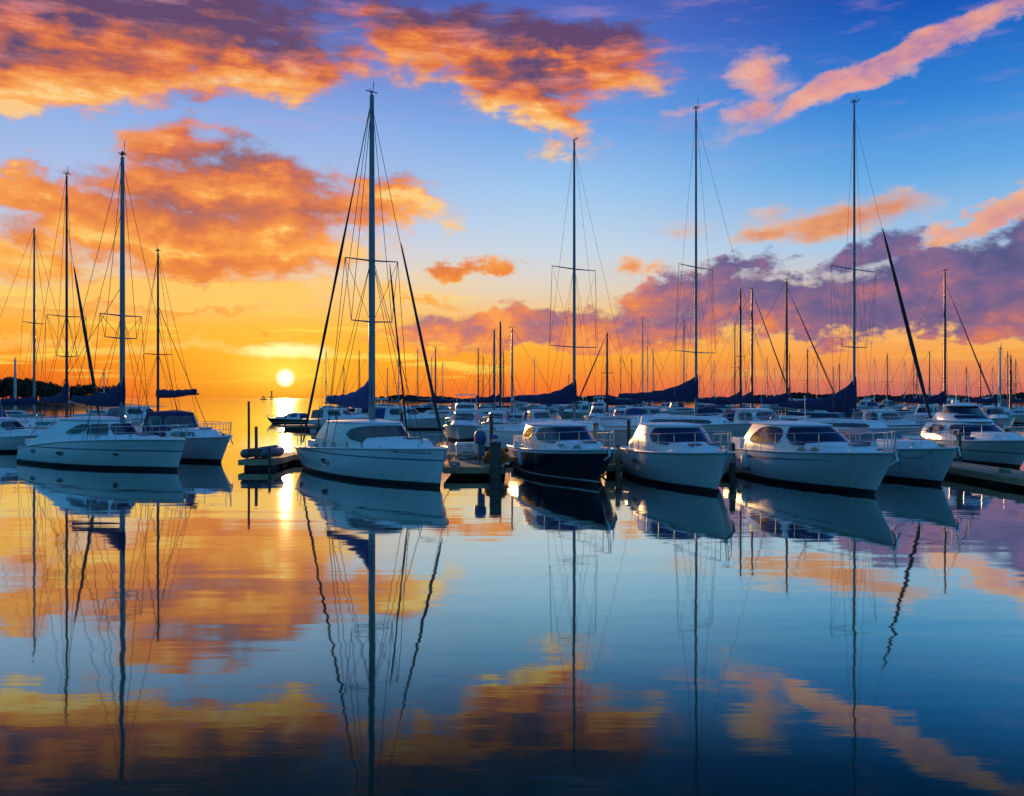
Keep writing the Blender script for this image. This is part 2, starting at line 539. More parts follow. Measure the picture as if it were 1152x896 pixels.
# ---------------------------------------------------------------- boats: bow along +x, waterline at z = 0
class Hull:
    def __init__(s, L=10, B=3.2, fb=(.9, 1.0, 1.3), rake=.9, tr=.1, stern=.84, flare=.6, fine=2.2, z_keel=-.45):
        s.L, s.B, s.fb, s.rake, s.tr, s.stern, s.flare, s.fine, s.zk = L, B, fb, rake, tr, stern, flare, fine, z_keel
    def sheer(s, t):
        a, m, b = s.fb
        l0 = (t - .45) * (t - 1) / (.45)
        l1 = t * (t - 1) / (.45 * -.55)
        l2 = t * (t - .45) / .55
        return a * l0 + m * l1 + b * l2
    def shape(s, t):
        tm = .40
        if t < tm:
            return s.stern + (1 - s.stern) * (1 - ((tm - t) / tm) ** 2)
        return max(0.0, 1 - ((t - tm) / (1 - tm)) ** s.fine) ** .9
    def pt(s, t, z, side=1, off=0.0):
        sh = s.sheer(t)
        k = max(-.6, min(1.0, z / sh))
        xb = s.L / 2 - s.rake * max(0, 1 - k) ** 1.15
        xs = -s.L / 2 + s.tr * k
        y = s.B / 2 * s.shape(t) ** (1 + s.flare * (1 - k)) * (1 - .13 * (1 - k) ** 2)
        if z < 0:
            y *= max(.0, 1 - (z / (s.zk * 1.25)) ** 2)
        return Vector((xs + t * (xb - xs), side * (y + off), z))
    def normal(s, t, z, side):
        a = s.pt(min(1, t + .01), z, side) - s.pt(max(0, t - .01), z, side)
        b = s.pt(t, z + .02, side) - s.pt(t, z - .02, side)
        n = a.cross(b).normalized()
        return n if n.y * side > 0 else -n
    TS = [0, .04, .1, .18, .26, .34, .42, .5, .57, .64, .70, .76, .81, .86, .90, .935, .96, .98, .992, 1.0]
    def band(s, lo, hi, n, off=0.0, ts=None, transom=True):
        """mesh of the skin between two heights (numbers, or fractions of the sheer as 's<f>')"""
        mb = MB()
        ts = ts or s.TS
        def h(q, t):
            return s.sheer(t) * float(q[1:]) if isinstance(q, str) else min(q, s.sheer(t) * .98)
        for side in (1, -1):
            mb.grid([[s.pt(t, h(lo, t) + (h(hi, t) - h(lo, t)) * j / n, side, off) for j in range(n + 1)] for t in ts], flip=side < 0)
        if transom:
            mb.grid([[s.pt(0, h(lo, 0) + (h(hi, 0) - h(lo, 0)) * j / n, sd, off) * 1 for j in range(n + 1)] for sd in (1, -1)])
        return mb
    def deck(s, drop=.03, camber=.05, ts=None):
        mb = MB()
        rows = []
        for t in (ts or s.TS):
            a = s.pt(t, s.sheer(t) - drop, 1)
            rows.append([Vector((a.x, a.y * k * .985, a.z + camber * (1 - k * k))) for k in (-1, -.6, -.2, .2, .6, 1)])
        mb.grid(rows)
        return mb
    def sheer_line(s, z=0.0, off=.02, side=1, t0=0, t1=1, n=26):
        return [s.pt(t0 + (t1 - t0) * i / n, s.sheer(t0 + (t1 - t0) * i / n) + z, side, off) for i in range(n + 1)]
    def patch(s, t, z, w, h, side, off=.012, n=18, p=2.6):
        """rounded opening lying on the skin: returns its outline"""
        out = []
        for i in range(n):
            a = 2 * math.pi * i / n
            c, d = math.cos(a), math.sin(a)
            u = math.copysign(abs(c) ** (2 / p), c)
            v = math.copysign(abs(d) ** (2 / p), d)
            tt, zz = t + u * w / 2 / s.L, z + v * h / 2
            out.append(s.pt(tt, zz, side) + s.normal(tt, zz, side) * off)
        return out, s.pt(t, z, side) + s.normal(t, z, side) * off

class Shell:
    """deckhouse: a rounded plan at the foot rising to a smaller plan at the eaves"""
    def __init__(s, xa0, xf0, w0, z0, xa1, xf1, w1, z1, n=2.6, bulge=.05, squeeze=.86):
        s.a, s.b, s.n, s.bulge, s.sq = (xa0, xf0, w0, z0), (xa1, xf1, w1, z1), n, bulge, squeeze
    def pt(s, phi, v):
        xa, xf, w, z = [p + (r - p) * v for p, r in zip(s.a, s.b)]
        th = (1 - abs(phi)) * math.pi / 2
        X = math.sin(th) ** (2 / s.n)
        Y = math.cos(th) ** (2 / s.n)
        k = 1 + s.bulge * math.sin(math.pi * v)
        y = w * Y * k
        x = xa + (xf - xa) * X
        if X < .5:                          # narrows a little towards the back
            y *= s.sq + (1 - s.sq) * min(1, X / .5)
        return Vector((x, math.copysign(y, phi) if phi else 0.0, z))
    def normal(s, phi, v):
        a = s.pt(min(1, phi + .02), v) - s.pt(max(-1, phi - .02), v)
        b = s.pt(phi, min(1, v + .03)) - s.pt(phi, max(0, v - .03))
        n = a.cross(b).normalized()
        c = s.pt(phi, v)
        mid = Vector(((s.a[0] + s.a[1]) / 2, 0, c.z))
        return n if n.dot(c - mid) > 0 else -n
    def phis(s, n):
        return [-1 + 2 * i / n for i in range(n + 1)]
    def walls(s, n=36, m=5, v1=1.0):
        mb = MB()
        rows = [[s.pt(p, v1 * j / m) for j in range(m + 1)] for p in s.phis(n)]
        mb.grid(rows)
        mb.grid([[rows[0][j] for j in range(m + 1)], [rows[-1][j] for j in range(m + 1)]])   # back bulkhead
        return mb
    def roof(s, n=36, dome=.12, over=.05, thick=.05, aft=.0):
        mb = MB()
        xa, xf, w, z = s.b
        cx = (xa + xf) / 2
        base = [s.pt(p, 1.0) for p in s.phis(n)]
        def ring(k, dz, o):
            r = []
            for p in base:
                d = Vector((p.x - cx, p.y, 0))
                q = d * k
                if d.length > 1e-6:
                    q += d.normalized() * o
                if p.x < cx:
                    q.x -= aft * k
                r.append(Vector((cx + q.x, q.y, z + dz)))
            return r
        rows = [ring(.90, -.004, 0), ring(1, -.002, over), ring(1, thick * .6, over * 1.15), ring(1, thick, over * .5)]
        for k in (.85, .65, .42, .2, .03):
            rows.append(ring(k, thick + dome * (1 - k * k), over * .5 * k))
        mb.grid(rows, close_v=True)
        return mb
    def window(s, p0, p1, v0, v1, off=.012, nu=22, nv=4, p=4.0, skew=0.0):
        """pane lying on the skin with rounded ends; returns the pane and its outline"""
        rows, top, bot = [], [], []
        for i in range(nu + 1):
            t = i / nu
            f = max(0.0, 1 - abs(2 * t - 1) ** p) ** (1 / p)
            f = max(f, .02)
            ph = p0 + (p1 - p0) * t
            vm = (v0 + v1) / 2
            a, b = vm - (vm - v0) * f, vm + (v1 - vm) * f
            r = []
            for j in range(nv + 1):
                v = a + (b - a) * j / nv
                pp = ph + skew * (v - vm)
                r.append(s.pt(pp, v) + s.normal(pp, v) * off)
            rows.append(r)
            bot.append(r[0]); top.append(r[-1])
        return MB().grid(rows), bot + top[::-1]

def add_glazing(sh, parent, spec, glass='glass', frame='frame_grey', fr=.016):
    for (p0, p1, v0, v1, p, sk) in spec:
        pane, line = sh.window(p0, p1, v0, v1, p=p, skew=sk)
        w = pane.build('window', M[glass], parent)
        MB().tube(line + line[:1], fr, 5, caps=False).build('frame', M[frame], w)

def add_rail(h, root, t0, t1, height, gap=1.1, mat_='steel', r=.013, lower=True, bow=True):
    mb = MB()
    n = max(2, int((t1 - t0) * h.L / gap))
    tops = {}
    for side in (1, -1):
        line = []
        for i in range(n + 1):
            t = t0 + (t1 - t0) * i / n
            a = h.pt(t, h.sheer(t), side, -.09 if t < .97 else 0)
            b = a + Vector((0, side * .02, height * (1 + .12 * (t - t0))))
            mb.tube([a, b], r, 5)
            line.append(b)
        tops[side] = line
        mb.tube(line, r, 5)
        if lower:
            mb.tube([p - Vector((0, 0, height * .48)) for p in line], r * .6, 4)
    if bow:
        a, b = tops[1][-1], tops[-1][-1]
        tip = h.pt(1, h.sheer(1), 1) + Vector((.10, 0, height * 1.08))
        mb.tube([a, a.lerp(tip, .6) + Vector((0, .06, .02)), tip, b.lerp(tip, .6) + Vector((0, -.06, .02)), b], r, 5)
        mb.tube([tip, tip + Vector((-.15, 0, -height * 1.05))], r, 5)
    return mb.build('railing', M[mat_], root)

def cover_mesh(x0, x1, z0, z1, rise=.85, k=5.0, th=.15, depth=.40, sag=.08, seed=0, n=26, foot=0.0):
    """sail cover heaped along a boom from the mast (x0) aft to x1"""
    rr = random.Random(seed)
    rows = []
    ph = rr.random() * 6
    for i in range(n + 1):
        t = i / n
        x = x0 + (x1 - x0) * t
        zb = z0 + (z1 - z0) * t - sag * math.sin(math.pi * t) - depth * .35 * (1 - t) ** .6
        zt = z0 + (z1 - z0) * t + depth * (1 - .35 * t) + rise * math.exp(-k * t) + .025 * math.sin(t * 34 + ph) + rr.uniform(-.015, .015) - sag * .6 * math.sin(math.pi * t)
        w = th * (1.15 - .5 * t) * (1 + .10 * math.sin(t * 46 + ph))
        if i in (0, n):
            w *= .5
        c = (zb + zt) / 2
        hh = (zt - zb) / 2
        r = []
        for j in range(12):
            a = 2 * math.pi * j / 12
            r.append((x, w * math.sin(a) * (1 - .35 * max(0, math.cos(a))), c + hh * math.cos(a)))
        rows.append(r)
    mb = MB().grid(rows, close_v=True)
    mb.face(rows[0]); mb.face(rows[-1][::-1])
    return mb

def add_rig(h, root, mx, top, foot=None, r=(.105, .065), spreaders=((.40, 1.0), (.66, .85)), boom=None, cover='navy_canvas',
            jib=None, back=True, extra=(), metal='mast_metal', wire=.010, fancy=True, seed=0, cover_k=5.0, rise=.85, deck_z=1.0, sweep=0.0):
    """mast with spreaders, wires, boom and covered sail; heights in metres over the water"""
    foot = deck_z if foot is None else foot
    H = top - foot
    m = MB()
    m.tube([(mx, 0, foot), (mx, 0, foot + H * .55), (mx, 0, top)], [r[0], r[0] * .93, r[1]], 10)
    mast = m.build('mast', M[metal], root)
    if fancy:
        v = MB()
        v.tube([(mx, 0, top), (mx, 0, top + .16)], .03, 5)
        rv = random.Random(seed * 13 + 5)
        u = rv.uniform(.7, 1.2)
        if rv.random() < .75:
            v.tube([(mx - .26 * u, .05, top + .18), (mx - .1, 0, top + .10), (mx + .24 * u, 0, top + .12), (mx + .34 * u, -.02, top + .2 * u)], .026, 5)
        if rv.random() < .6:
            v.tube([(mx, .26 * u, top + .13), (mx, -.26 * u, top + .15)], .022, 5)
        v.tube([(mx + .1, 0, top + .1), (mx + .13, .03, top + rv.uniform(.25, .9))], .014, 4)
        if rv.random() < .5:
            v.tube([(mx - .12, 0, top + .1), (mx - .17, 0, top + .34 * u)], .016, 4)
        if rv.random() < .5:
            v.ball((mx, 0, top + .2), (.05, .05, .07), 8, 5)
        v.build('masthead_fitting', M['mast_dark'], mast)
    tips = []
    for (f, hl) in spreaders:
        z = foot + H * f
        s = MB()
        s.tube([(mx - sweep, hl, z + .04), (mx, 0, z), (mx - sweep, -hl, z + .04)], [.022, .038, .022], 6)
        s.build('spreader', M[metal], root)
        tips.append((z + .04, hl))
    t = max(0, min(1, (mx - .25 + h.L / 2) / h.L))
    cb = abs(h.pt(t, h.sheer(t), 1).y) - .06
    cz = h.sheer(t)
    w = MB()
    for sd in (1, -1):
        path = [(mx - .25, sd * cb, cz)] + [(mx - sweep, sd * a, z) for z, a in tips] + [(mx, 0, top - .12)]
        w.tube(path, wire, 4, caps=False)
        if tips:
            w.tube([(mx + .35, sd * cb, cz), (mx, sd * .05, tips[0][0] - .08)], wire * .9, 4, caps=False)
            w.tube([(mx - .6, sd * cb, cz), (mx, sd * .05, tips[0][0] - .08)], wire * .9, 4, caps=False)
            if len(tips) > 1:
                w.tube([(mx - sweep, sd * tips[0][1], tips[0][0]), (mx, sd * .05, tips[1][0] - .05)], wire * .8, 4, caps=False)
    w.build('shroud', M['wire'], root)
    bowp = h.pt(1, h.sheer(1), 1) + Vector((-.12, 0, .05))
    st = MB()
    jt = foot + H * (jib.get('top', .97) if jib else .97)
    st.tube([bowp, (mx + .06, 0, jt)], wire, 4, caps=False)
    if back:
        a = h.pt(0, h.sheer(0), 1)
        st.tube([(a.x + .1, 0, a.z), (mx - .05, 0, top - .05)], wire, 4, caps=False)
    for (p, qz, rr_) in extra:
        st.tube([p, (mx, 0, foot + H * qz)], rr_, 5, caps=False)
    st.build('stay', M['wire'], root)
    if jib:
        p0 = bowp + Vector((-.02, 0, .35))
        p1 = Vector((mx + .06, 0, jt))
        R = jib.get('r', .07)
        a, b = p0, p0.lerp(p1, jib.get('len', .9))
        pts = [a.lerp(b, k / 14) for k in range(15)]
        rs = [R * (.55 + .6 * math.sin(math.pi * min(1, .18 + k / 14 * .82))) * (1 + .06 * math.sin(k * 2.7)) for k in range(15)]
        rs[0] = R * .4; rs[-1] = R * .3
        MB().tube(pts, rs, 7).build('furled_sail', M[jib.get('mat', 'sail_dark')], root)
    if boom:
        bl, bz, b1 = boom
        MB().tube([(mx - .1, 0, bz), (mx - bl, 0, b1)], [.07, .055], 8).build('boom', M[metal], root)
        if cover:
            cover_mesh(mx + .12, mx - bl + .25, bz + .04, b1 + .04, seed=seed, k=cover_k, rise=rise).build('sail_cover', M[cover], root)
    return mast

def make_hull(h, root, topside='gelcoat', bottom='antifoul', stripe='stripe_white', deck='deck_white', gun='gelcoat', low=False, accent=None):
    ts = None if not low else [0, .12, .3, .5, .66, .8, .9, .96, 1.0]
    n = 7 if not low else 3
    hull = h.band(.20, 's1', n, 0, ts).build('hull', M[topside], root)
    h.band(h.zk, .15, 4 if not low else 2, 0.0, ts).build('bottom', M[bottom], root)
    h.band(.15, .20, 1, 0.004, ts).build('waterline_stripe', M[stripe], root)
    h.deck(ts=ts).build('deck', M[deck], root)
    g = MB()
    for sd in (1, -1):
        g.tube(h.sheer_line(-.005, .012, sd, n=26 if not low else 10), .035 if not low else .05, 6)
    a, b = h.sheer_line(-.005, .012, 1)[0], h.sheer_line(-.005, .012, -1)[0]
    g.tube([a, b], .035, 6)
    g.build('gunwale', M[gun], root)
    if accent:
        for (lo, hi, m_) in accent:
            h.band(lo, hi, 1, .006, ts, transom=False).build('hull_stripe', M[m_], root)
    return hull

def add_portholes(h, root, spots, side, glass='glass'):
    for (t, z, w, hh) in spots:
        line, c = h.patch(t, z, w, hh, side)
        o = MB().fan(line, c).build('porthole', M[glass], root)
        MB().tube(line + line[:1], .014, 5, caps=False).build('frame', M['steel'], o)

def place(root, h, stem, head):
    """put a boat so that its stem meets the water at stem=(x, y), bow pointing along head"""
    a = math.atan2(head[1], head[0])
    xb = h.pt(1, 0, 1).x
    root.rotation_euler = (0, 0, a)
    root.location = (stem[0] - xb * math.cos(a), stem[1] - xb * math.sin(a), 0)

def deck_z(h, x):
    return h.sheer(max(0, min(1, (x + h.L / 2) / h.L)))

def add_hatch(root, x, y, z, s=.5, tilt=0):
    MB().box((x, y, z + .03), (s, s, .06), taper=.92).build('hatch', M['trim_grey'], root, smooth=False)

def add_cockpit(h, root, x0, x1, wf=.8, hgt=.32, mat_='gelcoat'):
    """coaming round the well, bench tops and a wheel"""
    mb = MB()
    zs = deck_z(h, (x0 + x1) / 2)
    t = ((x0 + x1) / 2 + h.L / 2) / h.L
    w = abs(h.pt(t, h.sheer(t), 1).y) * wf
    for sd in (1, -1):
        mb.box(((x0 + x1) / 2, sd * w, zs + hgt / 2), (x1 - x0, .14, hgt), taper=.95)
        mb.box(((x0 + x1) / 2, sd * (w - .32), zs + hgt * .25), (x1 - x0, .46, hgt * .5))
    mb.box((x0 + .07, 0, zs + hgt / 2), (.14, w * 2 - .15, hgt * .96))
    mb.build('cockpit_coaming', M[mat_], root, smooth=False)
    wh = MB()
    c = Vector((x0 + (x1 - x0) * .45, 0, zs + .55))
    wh.tube([c + Vector((0, .42 * math.cos(a), .42 * math.sin(a))) for a in [2 * math.pi * k / 18 for k in range(19)]], .018, 5, caps=False)
    for k in range(3):
        a = 2 * math.pi * k / 3 + .5
        wh.tube([c, c + Vector((0, .42 * math.cos(a), .42 * math.sin(a)))], .012, 4)
    wh.tube([c, c + Vector((.12, 0, -.55))], .05, 6)
    wh.build('steering_wheel', M['steel'], root)
# ---------------------------------------------------------------- setting
def build_water():
    m = bpy.data.materials.new('sea_water')
    m.use_nodes = True
    q = NT(m.node_tree)
    q.n.clear()
    tc = q.new('ShaderNodeTexCoord').outputs['Object']
    def mp(sx, sy, rz=0):
        n = q.new('ShaderNodeMapping')
        q.put(n.inputs[0], tc)
        n.inputs['Scale'].default_value = (sx, sy, 1)
        n.inputs['Rotation'].default_value = (0, 0, rz)
        return n.outputs[0]
    n1 = q.noise(mp(.10, .42, .05), 1.0, 3.0, .5, dim='2D')       # long lazy undulation
    n2 = q.noise(mp(.5, 2.4, -.08), 1.0, 3.0, .55, dim='2D')      # ripples
    patch = q.rng(q.noise(mp(.03, .09, .2), 1.0, 2.0, .5, dim='2D'), .35, .7, .35, 1.0)
    h = q.m('ADD', q.m('MULTIPLY', n1, .016), q.m('MULTIPLY', q.m('MULTIPLY', n2, .0022), patch))
    bp = q.new('ShaderNodeBump')
    bp.inputs['Strength'].default_value = 1.0
    bp.inputs['Distance'].default_value = .62
    q.put(bp.inputs['Height'], h)
    gl = q.new('ShaderNodeBsdfGlossy')
    lw = q.new('ShaderNodeLayerWeight')
    lw.inputs['Blend'].default_value = .5
    q.put(gl.inputs['Color'], q.ramp(lw.outputs['Facing'], [(.6, (.42, .82, .70, 1)), (.71, (.72, .94, .82, 1)), (.80, (.82, .98, .90, 1)), (.88, (.92, 1, 1, 1)), (1, (1, 1, 1, 1))]))
    Y_ = q.sep(tc)[1]
    q.put(gl.inputs['Roughness'], q.rng(Y_, 44, 160, .03, .055))   # the breeze gets at the open water beyond the piers
    q.put(gl.inputs['Normal'], bp.outputs[0])
    df = q.new('ShaderNodeBsdfDiffuse')
    df.inputs['Color'].default_value = (.001, .026, .024, 1)
    fac = q.ramp(lw.outputs['Facing'], [(0, (.03,) * 3 + (1,)), (.585, (.035,) * 3 + (1,)), (.64, (.12,) * 3 + (1,)), (.71, (.42,) * 3 + (1,)), (.80, (.72,) * 3 + (1,)), (.90, (.88,) * 3 + (1,)), (1, (1, 1, 1, 1))])
    mx = q.new('ShaderNodeMixShader')
    q.put(mx.inputs[0], fac)
    q.l.new(df.outputs[0], mx.inputs[1])
    q.l.new(gl.outputs[0], mx.inputs[2])
    out = q.new('ShaderNodeOutputMaterial')
    q.l.new(mx.outputs[0], out.inputs[0])
    S = 7000
    o = MB().face([(-S, -S, 0), (S, -S, 0), (S, S, 0), (-S, S, 0)]).build('water', m, smooth=False)
    tag(o, kind='structure')

def build_sun():
    l = bpy.data.lights.new('sun', 'SUN')
    l.energy = 3.2
    l.angle = math.radians(.6)
    l.color = (1.0, .52, .20)
    o = bpy.data.objects.new('sun', l)
    COL.objects.link(o)
    d = Vector((math.sin(SUN_AZ) * math.cos(SUN_EL), math.cos(SUN_AZ) * math.cos(SUN_EL), math.sin(SUN_EL)))
    o.rotation_euler = (-d).to_track_quat('-Z', 'Y').to_euler()
    o.location = (0, 0, 30)

def leaf_cloud(mb, c, r, n, size, rg, flat=.8):
    """leaf clumps spread through an uneven crown"""
    lob = [(Vector((rg.uniform(-.6, .6) * r, rg.uniform(-.6, .6) * r, rg.uniform(-.35, .55) * r * flat)), rg.uniform(.35, .62) * r) for _ in range(7)]
    for _ in range(n):
        o, lr = rg.choice(lob)
        d = Vector((rg.gauss(0, 1), rg.gauss(0, 1), rg.gauss(0, 1)))
        d = d.normalized() * lr * rg.uniform(.45, 1.05)
        p = Vector(c) + o + Vector((d.x, d.y, d.z * flat))
        a = Vector((rg.gauss(0, 1), rg.gauss(0, 1), rg.gauss(0, 1))).normalized()
        b = a.cross(Vector((rg.gauss(0, 1), rg.gauss(0, 1), rg.gauss(0, 1)))).normalized()
        s = size * rg.uniform(.5, 1.3)
        mb.face([p - a * s, p + b * s * .6, p + a * s, p - b * s * .6])

def tree(x, y, z, hgt, rad, label, seed, group=None):
    rg = random.Random(seed)
    root = tag(empty('tree', (x, y, z)), label, 'tree', group)
    t = MB()
    lean = rg.uniform(-.4, .4)
    t.tube([(0, 0, -.5), (lean * .4, 0, hgt * .3), (lean, 0, hgt * .7)], [hgt * .035, hgt * .026, hgt * .012], 7)
    for k in range(5):
        a = rg.uniform(0, 6.28)
        z0 = hgt * rg.uniform(.28, .6)
        t.tube([(lean * .6, 0, z0), (lean + math.cos(a) * rad * .6, math.sin(a) * rad * .6, z0 + hgt * .22)], [hgt * .012, hgt * .004], 5)
    t.build('trunk', M['bark'], root)
    c = MB()
    leaf_cloud(c, (lean, 0, hgt * .54), rad, 1700, hgt * .055, rg, .8)
    c.build('crown', M[rg.choice(['foliage', 'foliage', 'foliage_olive'])], root, smooth=False)

def build_shores():
    # low point on the left that carries the trees
    rg = random.Random(3)
    mb = MB()
    rows = []
    for i in range(32):
        x = -260 + i * 5.0
        f = max(0.0, min(1.0, (-117 - x) / 26)) * 1.0
        rows.append([(x, 250 + 20 * k + rg.uniform(-3, 3), (-.4 + (2.6 * f + rg.uniform(0, .3)) * math.sin(math.pi * min(1, k / 4 + .02)) ** .7) if k else -.5) for k in range(5)])
    mb.grid(rows)
    tag(mb.build('left_shore', M['earth'], None), kind='structure')
    spots = []
    for i in range(1, 15):
        x = -160 + i * 2.75
        spots.append((x + rg.uniform(-.6, .6), 262 + (i * 5) % 11, 9.6 - .30 * i + rg.uniform(-.7, .7), 4.6 - .10 * i))
    spots += [(-120.0, 260, 4.2, 3.2)]
    for i, (x, y, hh, r) in enumerate(spots):
        if i > 13:
            tree(x, y, .2, hh, r, 'low dark bush on the thin seaward end of the wooded point at left', 40 + i)
        else:
            tree(x, y, 1.0, hh, r, 'dark round-crowned tree on the wooded point behind the left masts', 40 + i, 'trees on the wooded point')
    # far shore along the right half of the horizon
    mb = MB()
    rows = []
    for i in range(120):
        x = -140 + i * 9.0
        u = i / 119
        hgt = (1.0 + 3.2 * u) * min(1, i / 6) * (.8 + .3 * math.sin(i * .7) * math.sin(i * .23 + 1))
        rows.append([(x, 720 + 40 * k, -.5 if k == 0 else hgt * (1 if k > 1 else .5)) for k in range(4)])
    mb.grid(rows)
    tag(mb.build('far_shore', M['earth'], None), kind='structure')
    mb = MB()
    for i in range(15000):
        x = rg.uniform(-135, 900)
        u = (x + 140) / 1070
        if x < -120 + 40 * rg.random():
            continue
        hgt = (4.2 + 4.2 * u) * (.75 + .35 * math.sin(x * .045) * math.sin(x * .013 + 2) + .15 * math.sin(x * .19))
        if x > 400:
            hgt *= 1.15
        z = rg.uniform(0, 1) ** .7 * hgt
        p = Vector((x, 745 + rg.uniform(-12, 12), .3 + z))
        a = Vector((rg.gauss(0, 1), rg.gauss(0, .4), rg.gauss(0, .7))).normalized()
        b = a.cross(Vector((0, 1, .2))).normalized()
        s = rg.uniform(.7, 1.9)
        mb.face([p - a * s, p + b * s * .7, p + a * s, p - b * s * .7])
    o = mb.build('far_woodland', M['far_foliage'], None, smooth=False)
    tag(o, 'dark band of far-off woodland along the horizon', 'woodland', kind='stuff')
    # towers out on the water near the sun
    for (px, Y, hgt, w, arms, lb) in [(305.5, 1500, 14, 1.1, True, 'tiny far-off lattice tower with cross arms on the horizon left of the sun'),
                                      (296.5, 1500, 6, 2.2, False, 'tiny stubby beacon on the horizon left of the lattice tower')]:
        root = tag(empty('beacon_tower', (bear(px, Y), Y, 0)), lb, 'beacon')
        b = MB()
        for sx in (-1, 1):
            for sy in (-1, 1):
                b.tube([(sx * w, sy * w, -1), (sx * w * .5, sy * w * .5, hgt)], .35, 4)
        for k in range(1, 5):
            z = hgt * k / 4
            ww = w * (1 - .5 * k / 4)
            b.tube([(-ww, -ww, z), (ww, -ww, z), (ww, ww, z), (-ww, ww, z), (-ww, -ww, z)], .25, 4)
        if arms:
            b.box((0, 0, hgt * .30), (9, 1, .9)); b.box((0, 0, hgt * 1.02), (4.2, 1, .9))
        b.build('lattice', M['mast_dark'], root, smooth=False)
        MB().box((0, 0, .4), (w * 5, w * 4, 1.6)).build('footing', M['concrete'], root, smooth=False)

# ---------------------------------------------------------------- piers and what stands on them
def pier(name_label, x0, x1, y0, y1, z=.42, along='y', posts=()):
    root = tag(empty('pier', ((x0 + x1) / 2, (y0 + y1) / 2, 0)), name_label, 'pier')
    w, l = x1 - x0, y1 - y0
    d = MB().box((0, 0, z - .03), (w, l, .06)).build('decking', M['dock_plank'], root, smooth=False)
    if along == 'y':
        d.rotation_euler = (0, 0, math.pi / 2)
        d.data.transform(Matrix.Rotation(-math.pi / 2, 4, 'Z'))
    f = MB()
    for sx in (-1, 1):
        f.box((sx * (w / 2 + .025), 0, z - .12), (.05, l + .1, .24))
    for sy in (-1, 1):
        f.box((0, sy * (l / 2 + .025), z - .125), (w - .004, .05, .22))
    f.build('edge_board', M['tan_wood'], root, smooth=False)
    L_ = l if along == 'y' else w
    n = max(2, int(L_ / 2.6))
    for k in range(n):
        u = -L_ / 2 + (k + .5) * L_ / n
        c = (0, u, .05) if along == 'y' else (u, 0, .05)
        s = (w * .86, L_ / n * .72, .42) if along == 'y' else (L_ / n * .72, l * .86, .42)
        MB().box(c, s, taper=.96).build('float', M['rubber_black'], root, smooth=False)
    return root

def pile(x, y, top, r, label, wrap=False, cap=True, m='pole_wood', group=None):
    root = tag(empty('mooring_pile', (x, y, 0)), label, 'pile', group)
    b = MB()
    b.tube([(0, 0, -1.5), (.01, 0, top * .5), (0, .01, top)], [r * 1.05, r, r * .96], 12)
    b.build('post', M[m], root)
    if cap:
        MB().tube([(0, 0, top), (0, 0, top + .03), (0, 0, top + .09)], [r * 1.1, r * 1.1, r * .3], 12).build('pile_cap', M['trim_grey'], root)
    if wrap:
        w = MB()
        pts = [(math.cos(a) * (r + .02), math.sin(a) * (r + .02), top * .45 + .03 * a / 6.283 * 1.3) for a in [k * .5 for k in range(75)]]
        w.tube(pts, .022, 5)
        w.build('rope_turns', M['rope'], root)
    return root

def fender(x, y, z, label, m='rubber_white', r=.13, l=.55, group=None, hang=.6):
    root = tag(empty('fender', (x, y, z)), label, 'fender', group)
    b = MB()
    b.tube([(0, 0, -l / 2), (0, 0, -l / 2 + .05), (0, 0, -l / 2 + .13), (0, 0, l / 2 - .13), (0, 0, l / 2 - .05), (0, 0, l / 2)], [r * .3, r * .75, r, r, r * .75, r * .3], 14)
    b.build('body', M[m], root)
    MB().tube([(0, 0, l / 2), (0.01, 0, l / 2 + hang)], .012, 5).build('lanyard', M['rope'], root)

def rope_heap(x, y, z, label, m='rope_gold', r=.45, seed=1, turns=260, h=.55):
    rg = random.Random(seed)
    pts = []
    for k in range(turns):
        a = k * .42
        f = k / turns
        rr = r * (1 - .55 * f) * rg.uniform(.55, 1.05)
        pts.append((math.cos(a) * rr * 1.2, math.sin(a) * rr, .04 + h * f ** .8 * rg.uniform(.6, 1.05)))
    o = MB().tube(pts, .035, 5).build('rope_heap', M[m], None, loc=(x, y, z))
    tag(o, label, 'rope')

def coil(x, y, z, label, m='rope', r=.22, group=None):
    pts = []
    for k in range(120):
        a = k * .35
        rr = r * (1 - .55 * (k % 36) / 36)
        pts.append((math.cos(a) * rr, math.sin(a) * rr, .02 + .018 * (k // 18)))
    tag(MB().tube(pts, .016, 5).build('rope_coil', M[m], None, loc=(x, y, z)), label, 'rope', group)

def line_rope(p0, p1, label, sag=.15, r=.014, m='rope'):
    a, b = Vector(p0), Vector(p1)
    pts = [(a.lerp(b, k / 12) - a) - Vector((0, 0, sag * math.sin(math.pi * k / 12))) for k in range(13)]
    tag(MB().tube(pts, r, 5).build('mooring_line', M[m], None, loc=a), label, 'mooring line')

def dock_box(x, y, z, rz, label, m='grp_box', s=(1.1, .6, .62)):
    root = tag(empty('dock_box', (x, y, z), rz), label, 'box')
    MB().box((0, 0, s[2] * .42), (s[0], s[1], s[2] * .84), taper=1.04).build('bin', M[m], root, smooth=False)
    MB().box((0, 0, s[2] * .92), (s[0] * 1.1, s[1] * 1.1, s[2] * .16), taper=.9).build('lid', M[m], root, smooth=False)
    MB().box((0, -s[1] * .57, s[2] * .84), (.12, .03, .10)).build('latch', M['steel'], root, smooth=False)

